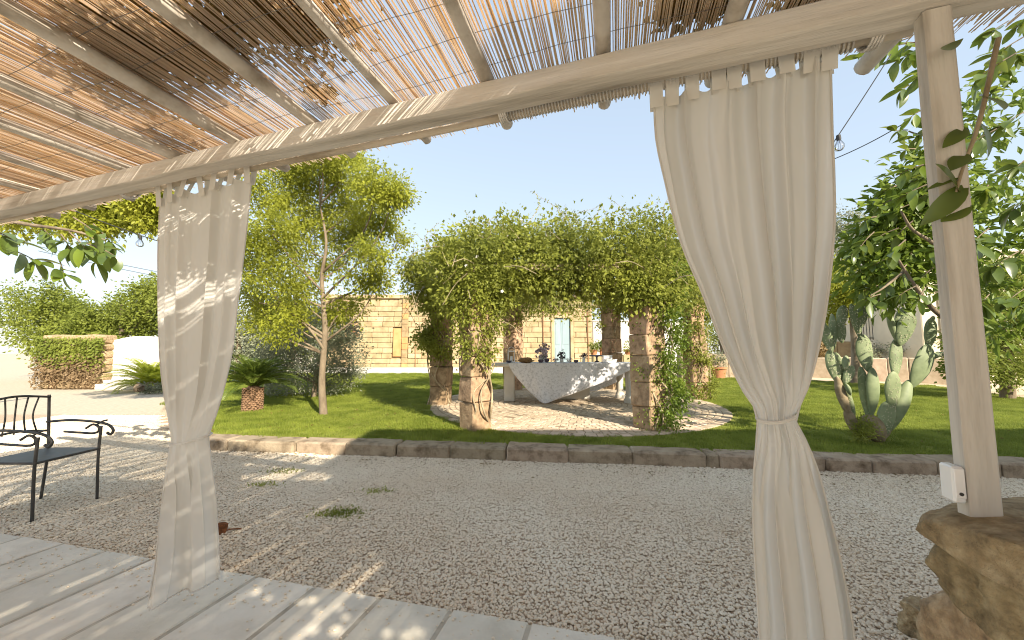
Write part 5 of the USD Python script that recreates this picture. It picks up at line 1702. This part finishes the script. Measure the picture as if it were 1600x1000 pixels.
# ------------------------------------------------------------------ large leaved trees close to the pergola
def big_leaf_tree(name, label, sprigs, limbs, mat, seed, L, W, per, trunk=None, stuff=None, maxparts=300):
    rng = np.random.default_rng(seed)
    t = thing(name, label, 'tree')
    mb = MB()
    for pts, r0, r1 in limbs:
        p = spline([P(*q) for q in pts], 22)
        mb.add(*tube(p, np.linspace(r0, r1, 22), 8))
    if limbs:
        obj('limbs', mb.get(), M['bark'], t, True)
    cnt = 0; extra = MB(); more = MB(); more.add(*big_leaf(P(*sprigs[0][:3]), np.array([1.0, 0, 0]), np.array([0, 0, 1.0]), 0.1, 0.03))
    for (px, py, y, dx, dy, k, s) in sprigs:
        c = P(px, py, y)
        ax = unit(np.array([dx, rng.uniform(-0.4, 0.4), -dy]))
        tw = spline([c - ax * L * 1.4 * s, c - ax * L * 0.6 * s + [0, 0, 0.01], c], 8)
        extra.add(*tube(tw, np.linspace(0.007, 0.003, 8), 5, False))
        for q in range(k):
            a = q * 2.4 + rng.uniform(0, 1)
            u = unit(np.cross(ax, [0.3, 0.8, 0.2])); w = np.cross(ax, u)
            out = u * math.cos(a) + w * math.sin(a)
            b = c - ax * L * 0.9 * s * rng.random() ** 1.2
            d = unit(ax * rng.uniform(0.35, 0.9) + out * 0.75 + [0, 0, -0.25])
            nrm_ = unit(np.array([0, 0, 1.0]) + out * 0.4 + rng.normal(size=3) * 0.35)
            m = big_leaf(b, d, nrm_, L * s * rng.uniform(0.75, 1.2), W * s * rng.uniform(0.85, 1.15), rng.uniform(0.05, 0.4), 0.14)
            if cnt < maxparts:
                obj('leaf', m, M[mat if rng.random() < 0.68 else 'leaf_lime'], t, True)
                cnt += 1
            else:
                more.add(*m)
    tag(obj('more_leaves', more.get(), M[mat], t, True), kind='stuff')
    tag(obj('twigs', extra.get(), M['bark'], t, True), kind='stuff')
    if stuff:
        bl, per_, lv_n, size, sp_, m2 = stuff
        B = [(P(px, py, y), r / 600 * y, d) for (px, py, y, r, d) in bl]
        (v, f), _ = clumps(B, per_, sp_, lv_n, size, rng, up=0.4, droop=0.8, aspect=0.42, shell=0.3)
        tag(obj('foliage', (v, f), M[m2], t), kind='stuff')
    return t


RY = 4.0
sp_list = []
rng = np.random.default_rng(191)
for (px, py, k, s) in ((1345, 90, 6, 1), (1372, 80, 7, 1), (1398, 98, 7, 1), (1420, 85, 8, 1), (1425, 125, 7, 1.05), (1410, 140, 6, 1), (1385, 65, 6, 1), (1440, 110, 8, 1), (1350, 70, 5, 0.9), (1440, 75, 7, 1), (1400, 72, 6, .9),
                       (1420, 185, 5, 0.8), (1398, 205, 6, 0.9), (1430, 215, 6, 0.9), (1412, 235, 5, 0.8), (1440, 200, 6, 0.9),
                       (1440, 260, 7, 0.9), (1425, 285, 8, 0.9), (1400, 275, 7, 0.8), (1380, 300, 8, 0.9), (1405, 310, 8, 0.9), (1435, 310, 8, 1), (1370, 325, 7, 0.9), (1350, 345, 6, 0.8), (1390, 335, 8, 0.9), (1420, 340, 8, 1), (1445, 335, 7, 1)):
    sp_list.append((px, py, RY + rng.uniform(-0.35, 0.5), -0.9, 0.25 + rng.uniform(-0.2, 0.35), k, s))
for (px, py, k, s) in ((1400, 370, 7, .9), (1370, 372, 7, .8), (1430, 375, 7, .9), (1345, 385, 6, .8), (1390, 400, 7, .8), (1420, 405, 7, .9), (1450, 395, 7, .9), (1330, 400, 5, .7), (1365, 415, 6, .8), (1405, 430, 6, .8), (1440, 435, 6, .8), (1380, 448, 6, .8), (1350, 455, 6, .8), (1405, 462, 6, .7), (1365, 480, 4, .9), (1352, 470, 4, .9), (1450, 460, 4, .7), (1435, 470, 4, .7)):
    sp_list.append((px, py, RY + rng.uniform(-0.2, 0.8), -0.8, 0.5 + rng.uniform(-0.3, 0.4), k, s))
for (px, py) in ((1530, 120), (1560, 200), (1540, 300), (1580, 330), (1550, 420), (1590, 90), (1520, 380), (1575, 470), (1530, 480), (1590, 260), (1510, 230), (1535, 60), (1562, 115), (1545, 150), (1585, 45), (1550, 90)):
    sp_list.append((px, py, RY + rng.uniform(-0.6, 0.6), -0.6, 0.4, 9, 1.1))
big_leaf_tree('loquat_tree', 'large leaved dark green tree behind the right pergola post', sp_list,
              [([(1520, 640, 4.4), (1490, 520, 4.3), (1455, 480, 4.2), (1425, 440, 4.1), (1400, 400, 4.0)], 0.035, 0.010), ([(1500, 530, 4.3), (1480, 400, 4.3), (1455, 378, 4.2), (1425, 358, 4.1), (1408, 330, 4.0)], 0.03, 0.010), ([(1412, 425, 4.1), (1380, 450, 4.0), (1360, 462, 4.0)], 0.014, 0.006),
               ([(1495, 500, 4.4), (1500, 330, 4.3), (1470, 230, 4.2), (1420, 205, 4.1)], 0.03, 0.007), ([(1500, 330, 4.3), (1495, 180, 4.2), (1450, 100, 4.1), (1390, 78, 4.0)], 0.024, 0.007), ([(1525, 735, 4.4), (1522, 690, 4.4), (1520, 640, 4.4)], 0.05, 0.036)],
              'leaf_dark', 192, 0.20, 0.085, 0, maxparts=290,
              stuff=([(1440, 300, 4.6, 40, 1), (1400, 330, 4.7, 40, 1), (1435, 360, 4.7, 40, 1), (1450, 260, 4.6, 26, .8), (1380, 380, 4.8, 36, 1), (1430, 410, 4.8, 36, .9), (1360, 420, 4.8, 30, .7), (1390, 450, 4.9, 30, .7), (1550, 300, 4.8, 60, 1), (1560, 400, 4.8, 60, 1), (1550, 180, 4.8, 60, .8), (1570, 480, 5.0, 60, .9)], 34, 14, 0.14, 0.10, 'leaf_lime'))

LY = 3.4
sp_l = []
for (px, py, k, s) in ((160, 385, 6, 1), (180, 400, 5, 1), (150, 410, 6, 1), (172, 378, 5, 0.9), (140, 395, 6, 1), (150, 365, 5, 0.8), (110, 390, 7, 1), (80, 370, 7, 1), (60, 410, 7, 1), (100, 430, 6, 1), (30, 380, 7, 1)):
    sp_l.append((px, py, LY + rng.uniform(-0.2, 0.3), 0.8, 0.55 + rng.uniform(-0.2, 0.4), k, s))
big_leaf_tree('avocado_tree', 'dark broad leaved branch reaching in at the left frame edge', sp_l, [([(-60, 330, 3.6), (40, 350, 3.5), (110, 360, 3.4), (165, 375, 3.4)], 0.022, 0.006)], 'leaf_dark', 193, 0.19, 0.085, 0)
rng = np.random.default_rng(194)
lt = thing('garden_tree', 'sunlit yellow green tree crown under the beam at the far left', 'tree')
bl = []
for (px, py, r, d) in ((150, 335, 20, 1), (180, 325, 20, 1), (215, 320, 20, 1), (240, 325, 18, 1), (165, 350, 14, .8), (205, 340, 14, .8), (235, 345, 12, .7), (120, 340, 26, 1), (80, 330, 30, 1), (40, 340, 34, 1), (190, 300, 24, 1), (230, 300, 24, 1), (150, 305, 24, 1), (100, 300, 30, 1), (265, 310, 18, .8), (5, 330, 36, 1)):
    y = 7.0 + rng.uniform(-0.4, 0.5)
    bl.append((P(px, py, y), r / 600 * y, d))
branchy(lt, [np.array([-12.2, 7.2, -0.1]), np.array([-12.0, 7.2, 1.6]), np.array([-11.4, 7.1, 3.2])], [0.12, 0.10, 0.05], bl, rng, 3, frac=0.0)
(v, f), _ = clumps(bl, 34, 0.09, 28, 0.085, rng, up=0.45, droop=0.9, aspect=0.55)
tag(obj('crown', (v, f), M['leaf_yellow'], lt), kind='stuff')

# sprig close in front of the post
spg = thing('climber_sprig', 'few dark leaves of a climber hanging in front of the right post', 'climbing plant')
rng = np.random.default_rng(195)
sy = 0.93
stem = spline([P(1560, 60, sy), P(1530, 190, sy), P(1505, 260, sy), P(1494, 300, sy)], 20)
obj('stem', tube(stem, np.linspace(0.006, 0.003, 20), 6), M['vine'], spg, True)
for (a, b, w, bend, nx) in (((1505, 60), (1447, 106), 0.020, -0.25, 0.3), ((1500, 300), (1470, 252), 0.045, 0.1, -0.2), ((1500, 278), (1450, 290), 0.016, 0.2, 0.1), ((1512, 288), (1460, 338), 0.042, 0.3, 0.4), ((1516, 318), (1474, 342), 0.040, 0.15, 0.3), ((1512, 200), (1482, 221), 0.030, 0.2, 0.2), ((1510, 240), (1488, 262), 0.035, 0.1, -0.3), ((1530, 190), (1560, 240), 0.05, 0.2, 0.3), ((1530, 150), (1580, 160), 0.05, 0.2, 0.3)):
    A, B = P(*a, sy), P(*b, sy + rng.uniform(-0.03, 0.03))
    obj('leaf', big_leaf(A, B - A, np.array([nx, -0.75, 0.65]), np.linalg.norm(B - A), w * 1.15, bend, 0.10), M['leaf_dark'], spg, True)

# ------------------------------------------------------------------ lights on wires, iron chair, small things
def cable(name, label, a, b, sag, r=0.006, bulbs=()):
    t = thing(name, label, 'cable')
    A, B = np.asarray(a), np.asarray(b)
    ts = np.linspace(0, 1, 40)
    p = A + (B - A) * ts[:, None] - np.array([0, 0, 1.0]) * (4 * sag * ts * (1 - ts))[:, None]
    obj('wire', tube(p, r, 6), M['cable'], t, True)
    for u in bulbs:
        c = A + (B - A) * u - np.array([0, 0, 4 * sag * u * (1 - u)])
        mb = MB(); v, f = lathe([(0, 0.0), (0.016, 0.0), (0.018, -0.03), (0.015, -0.05), (0, -0.05)], 12)
        sc = 1.0
        so = obj('socket', (v + c, f), M['cable'], t, 40)
        pr = [(0.012, -0.05), (0.020, -0.065), (0.032, -0.09), (0.034, -0.105), (0.028, -0.125), (0.012, -0.136), (0.0, -0.138)]
        v, f = lathe(pr, 18)
        obj('bulb', (v + c, f), M['glass'], t, True)
        for k in range(6):
            an = k * math.pi / 3
            cg = [(c[0] + (rr_ + 0.003) * math.cos(an), c[1] + (rr_ + 0.003) * math.sin(an), c[2] + z) for rr_, z in pr]
            obj('cage_wire', tube(spline(cg, 14), 0.0012, 4), M['cable'], t, True)
    return t


cable('string_light', 'thin black light cable rising to the loquat leaves with one caged bulb', P(1285, 248, 3.2), P(1392, 85, 3.0), 0.01, 0.004, (0.24,))
cable('string_light', 'thin dark cable running low from the right curtain into the leaves', P(1280, 257, 5.0), P(1420, 188, 4.4), 0.04, 0.006)
cable('string_light', 'thin dark light cable with one bulb left of the left curtain', P(100, 322, 4.2), P(300, 392, 4.6), 0.03, 0.005, (0.58,))
cable('power_line', 'upper of two thin overhead wires left of the left curtain', P(60, 385, 14), P(330, 440, 15), 0.05, 0.009)
cable('power_line', 'lower of two thin overhead wires left of the left curtain', P(60, 392, 14), P(330, 447, 15), 0.05, 0.009)


def pipe(points, r, n=40, sides=8):
    return tube(spline(points, n), r, sides)


chair = thing('iron_chair', 'black wrought iron garden chair with scrolled arm at the left edge', 'chair')
o = np.array([-4.08, 3.42, GRAVEL_Z])
sx_, sz_ = 0.52, 0.45
def cpt(x, y, z): return o + np.array([x, y, z])
# seat edge at x = 0.26 faces the drive
for (x, y, top) in ((0.24, -0.24, 0.66), (0.24, 0.24, 0.66), (-0.24, -0.24, 0.95), (-0.24, 0.24, 0.95)):
    obj('leg', pipe([cpt(x * 1.08, y, 0.0), cpt(x, y, 0.3), cpt(x * 0.98, y, 0.45), cpt(x * (1.0 if x > 0 else 1.15), y, top)], 0.011), M['iron'], chair, True)
mb = MB()
v, f = cbox(0.5, 0.5, 0.02, 0.006); mb.add(v + cpt(0, 0, 0.455), f)
obj('seat', mb.get(), M['iron'], chair)
for s in (-0.24, 0.24):
    arm = obj('arm', pipe([cpt(-0.27, s, 0.70), cpt(-0.05, s, 0.715), cpt(0.18, s, 0.70), cpt(0.30, s, 0.675), cpt(0.355, s, 0.625), cpt(0.335, s, 0.585), cpt(0.30, s, 0.60)], 0.011, 50), M['iron'], chair, True)
    obj('scroll', pipe([cpt(0.10, s, 0.64), cpt(0.16, s, 0.675), cpt(0.215, s, 0.655), cpt(0.22, s, 0.615), cpt(0.17, s, 0.595), cpt(0.05, s, 0.60), cpt(-0.1, s, 0.61)], 0.010, 50), M['iron'], arm, True)
    obj('scroll', pipe([cpt(0.19, s, 0.67), cpt(0.25, s, 0.705), cpt(0.29, s, 0.715)], 0.008, 20), M['iron'], arm, True)
for zz, nm in ((0.62, 'back_rail'), (0.93, 'back_rail')):
    obj(nm, pipe([cpt(-0.262, -0.24, zz), cpt(-0.275, 0, zz + 0.03), cpt(-0.262, 0.24, zz)], 0.010), M['iron'], chair, True)
for k in range(5):
    yv = -0.16 + k * 0.08
    obj('back_spindle', pipe([cpt(-0.265, yv, 0.63), cpt(-0.272, yv * 0.8, 0.78), cpt(-0.27, yv, 0.95)], 0.006), M['iron'], chair, True)

rng = np.random.default_rng(201)
for k, (px, py, w, cnt, label) in enumerate(((530, 803, 0.12, 420, 'dark green weed patch in the middle of the gravel'), (440, 737, 0.12, 160, 'thin weed patch on the gravel near the kerb'), (590, 768, 0.10, 130, 'faint sparse weeds right of the middle gravel patch'), (415, 758, 0.10, 120, 'scattered weeds on the gravel right of the left curtain'))):
    c = G(px, py, GRAVEL_Z)
    q = c + np.column_stack([rng.normal(size=cnt) * w * 0.8, rng.normal(size=cnt) * w * 0.45, np.full(cnt, 0.004)])
    d = np.column_stack([rng.normal(size=(cnt, 2)) * 0.7, np.full(cnt, 0.7)])
    L = rng.uniform(0.012, 0.030, cnt)
    t = tag(obj('weed_tuft', leaf_cloud(q, d, rng.normal(size=(cnt, 3)) + [0, 0, 0.5], L, L * 0.5), M['leaf_rose']), label, 'weeds', kind='stuff')
c = G(347, 833, GRAVEL_Z)
rc = thing('rusty_bracket', 'small rust brown iron lump on the gravel beside the left curtain', 'iron lump')
v, f = boulder(c + [0, 0, 0.035], (0.045, 0.04, 0.08), 5, 0.5, 0.03)
obj('lump', (v, f), M['rusty'], rc, 50)
obj('rod', tube(spline([c + [0.0, 0, 0.012], c + [0.05, 0.03, 0.016], c + [0.11, 0.05, 0.010]], 12), 0.005, 6), M['rusty'], rc, True)
c = G(1450, 995, GRAVEL_Z)
tag(obj('field_stone', boulder(c + [0.02, 0, 0.05], (0.16, 0.14, 0.14), 9, 0.3, 0.06), M['rubble'], None, 50), 'round brown field stone at the foot of the rubble wall', 'stone')
# fallen leaves and twigs by the kerb
rng = np.random.default_rng(202)
n = 900
tt = rng.uniform(-0.2, 9.4, n)
q2 = KL + KD * tt[:, None] - KN * np.abs(rng.normal(size=n))[:, None] * 0.25
q = np.column_stack([q2, np.full(n, GRAVEL_Z + 0.012)])
L = rng.uniform(0.01, 0.04, n)
tag(obj('fallen_leaves', leaf_cloud(q, rng.normal(size=(n, 3)) * [1, 1, 0.1], np.tile([0, 0, 1.0], (n, 1)) + rng.normal(size=(n, 3)) * 0.3, L, L * 0.5), M['dryleaf']), 'dry brown leaves scattered on the gravel along the kerb', 'fallen leaves', kind='stuff')
q = np.array([PC[0], PC[1], 0]) + np.column_stack([rng.normal(size=(300, 2)) * 1.6, np.zeros(300)])
q = q[np.hypot(q[:, 0] - PC[0], q[:, 1] - PC[1]) < 3.0]
q[:, 2] = lawn_z(q[:, 1]) + 0.026
L = rng.uniform(0.02, 0.045, len(q))
tag(obj('fallen_leaves', leaf_cloud(q, rng.normal(size=(len(q), 3)) * [1, 1, 0.1], np.tile([0, 0, 1.0], (len(q), 1)), L, L * 0.6), M['dryleaf']), 'dry leaves and petals scattered on the cobbles of the round patio', 'fallen leaves', kind='stuff')
q = np.column_stack([rng.uniform(-6, 9, 420), rng.uniform(5.2, 13, 420), np.zeros(420)])
q = q[(q[:, 1] > lawn_front(q[:, 0]) + 0.1) & (q[:, 0] > lawn_left(q[:, 1]) + 0.2) & (np.hypot(q[:, 0] - PC[0], q[:, 1] - PC[1]) > PR + 0.1)]
q[:, 2] = lawn_z(q[:, 1]) + 0.04
L = rng.uniform(0.025, 0.06, len(q))
tag(obj('fallen_leaves', leaf_cloud(q, rng.normal(size=(len(q), 3)) * [1, 1, 0.3], np.tile([0, 0, 1.0], (len(q), 1)) + rng.normal(size=(len(q), 3)) * 0.4, L, L * 0.5), M['dryleaf']), 'few dry brown leaves lying on the lawn', 'fallen leaves', kind='stuff')
bk = thing('broken_tile', 'reddish broken tile at the foot of the front right arbour pillar', 'tile')
c = lawn_point(1005, 667)
v, f = cbox(0.16, 0.10, 0.03, 0.008, 0.006, rng); obj('tile', (rotz(v, 0.3) + c + [0, -0.02, 0.02], f), M['terracotta'], bk)
v, f = cbox(0.09, 0.07, 0.03, 0.008, 0.006, rng); obj('shard', (rotz(v, 1.0) + c + [-0.10, -0.04, 0.02], f), M['terracotta'], bk)

# ------------------------------------------------------------------ grass blades
rng = np.random.default_rng(211)


def tuft(size, count, h, w, rng):
    x, y = rng.uniform(-size / 2, size / 2, (2, count))
    a = rng.uniform(0, 6.28, count)
    lean = rng.uniform(0.1, 0.75, count)
    H = h * rng.uniform(0.6, 1.2, count)
    b = np.column_stack([x, y, np.full(count, -0.004)])
    s = np.column_stack([-np.sin(a), np.cos(a), np.zeros(count)])
    o = np.column_stack([np.cos(a), np.sin(a), np.zeros(count)])
    W = (w * rng.uniform(0.7, 1.2, count))[:, None]
    mid_ = b + o * (lean * H * 0.3)[:, None] + np.array([0, 0, 1]) * (H * 0.62)[:, None]
    tip = b + o * (lean * H)[:, None] + np.array([0, 0, 1]) * (H * (1 - 0.28 * lean))[:, None]
    v = np.stack([b - s * W / 2, b + s * W / 2, mid_ - s * W * 0.42, mid_ + s * W * 0.42, tip], 1).reshape(-1, 3)
    k = np.arange(count)[:, None] * 5
    f = np.concatenate([k + np.array([[0, 1, 3]]), k + np.array([[0, 3, 2]]), k + np.array([[2, 3, 4]])], 0)
    return v, f


GS = 0.22
gproto = [('grass_tuft', tuft(GS * 1.2, 250, 0.046, 0.0046, rng), False) for _ in range(4)]
gp_ = []
for y in np.arange(4.5, 16.6, GS * 0.92):
    step = GS * 0.92
    for x in np.arange(-14, 14.5, step):
        if abs(x) > 1.42 * y + 0.6:
            continue
        if y > 11.5 and rng.random() < 0.25:
            continue
        xj, yj = x + rng.uniform(-0.06, 0.06), y + rng.uniform(-0.06, 0.06)
        if not (lawn_left(yj) + 0.08 < xj < lawn_right(yj) - 0.05 and lawn_front(xj) + 0.0 < yj < lawn_far(xj) - 0.05):
            continue
        if math.hypot(xj - PC[0], yj - PC[1]) < PR + 0.07:
            continue
        if math.hypot(xj - P(1365, 690, cy)[0], yj - cy) < 0.22:
            continue
        gp_.append((xj, yj, float(lawn_z(yj))))
gp_ = np.array(gp_)
hv = fbm(np.column_stack([gp_[:, :2] * 0.8, np.zeros(len(gp_))]), 3, 7)
instancer('grass', gproto, M['grass'], gp_, rng.integers(0, 4, len(gp_)), rng.uniform(0, 6.28, len(gp_)), np.column_stack([np.full(len(gp_), 1.0), np.full(len(gp_), 1.0), 0.35 + 1.25 * hv]), 'short green grass of the lawn')

# ------------------------------------------------------------------ the house the pergola leans on, and a tree beside it
house = thing('farmhouse', 'tall cream farmhouse wall behind the pergola', 'house')
hc = np.array([3.5, -2.55]); hd = np.array([1.0, 0.0])
HT = 6.1
v, f = cbox(16, 1.5, HT, 0.03)
ang_h = math.atan2(hd[1], hd[0])
obj('wall_face', (rotz(v + [8, -0.75, HT / 2 - 0.01], ang_h) + [hc[0], hc[1], 0], f), M['plaster'], house)
v, f = cbox(16.2, 1.7, 0.14, 0.04)
obj('roof_edge', (rotz(v + [8, -0.75, HT + 0.062], ang_h) + [hc[0], hc[1], 0], f), M['cream'], house)

# stray pebbles and grit on the slabs along the gravel's edge
rng = np.random.default_rng(221)
ico = trimesh.creation.icosahedron()
mb = MB()
for _ in range(520):
    s = rng.uniform(-0.4, 3.4); d = abs(rng.normal()) * 0.22 if rng.random() < 0.8 else rng.uniform(0, 1.2)
    r = rng.uniform(0.0025, 0.009)
    c = np.array([*(TE0 + TD * s - RAF * d), r * 0.5])
    mb.add(np.array(ico.vertices) * r * [1, 0.8, 0.6] + c, ico.faces)
tag(obj('stray_pebbles', mb.get(), M['pebble'], None, 40), 'stray pebbles kicked onto the terrace slabs', kind='stuff')

# alike things share a group
GROUPS = {'curtain': 'white curtains of the pergola front', 'pillar_vine': 'rose stems on the arbour pillars', 'string_light': 'light cables', 'power_line': 'overhead wires',
          'flower_bunch': 'flowers on the buffet table', 'bowl': 'bowls on the buffet table', 'white_box': 'white pastry boxes on the buffet', 'low_stone_wall': 'low walls beyond the lawn',
          'flower_pot': 'pots on the low walls', 'sago_palm': 'sago palms', 'weed_tuft': 'weeds in the gravel', 'hedge_tree': 'trees behind the garden', 'garden_shrub': 'shrubs beyond the lawn'}
import re
for pr in stage.GetPrimAtPath('/World').GetChildren():
    g = GROUPS.get(re.sub(r'_[0-9]{3}$', '', pr.GetName()))
    if g:
        pr.SetCustomDataByKey('group', g)
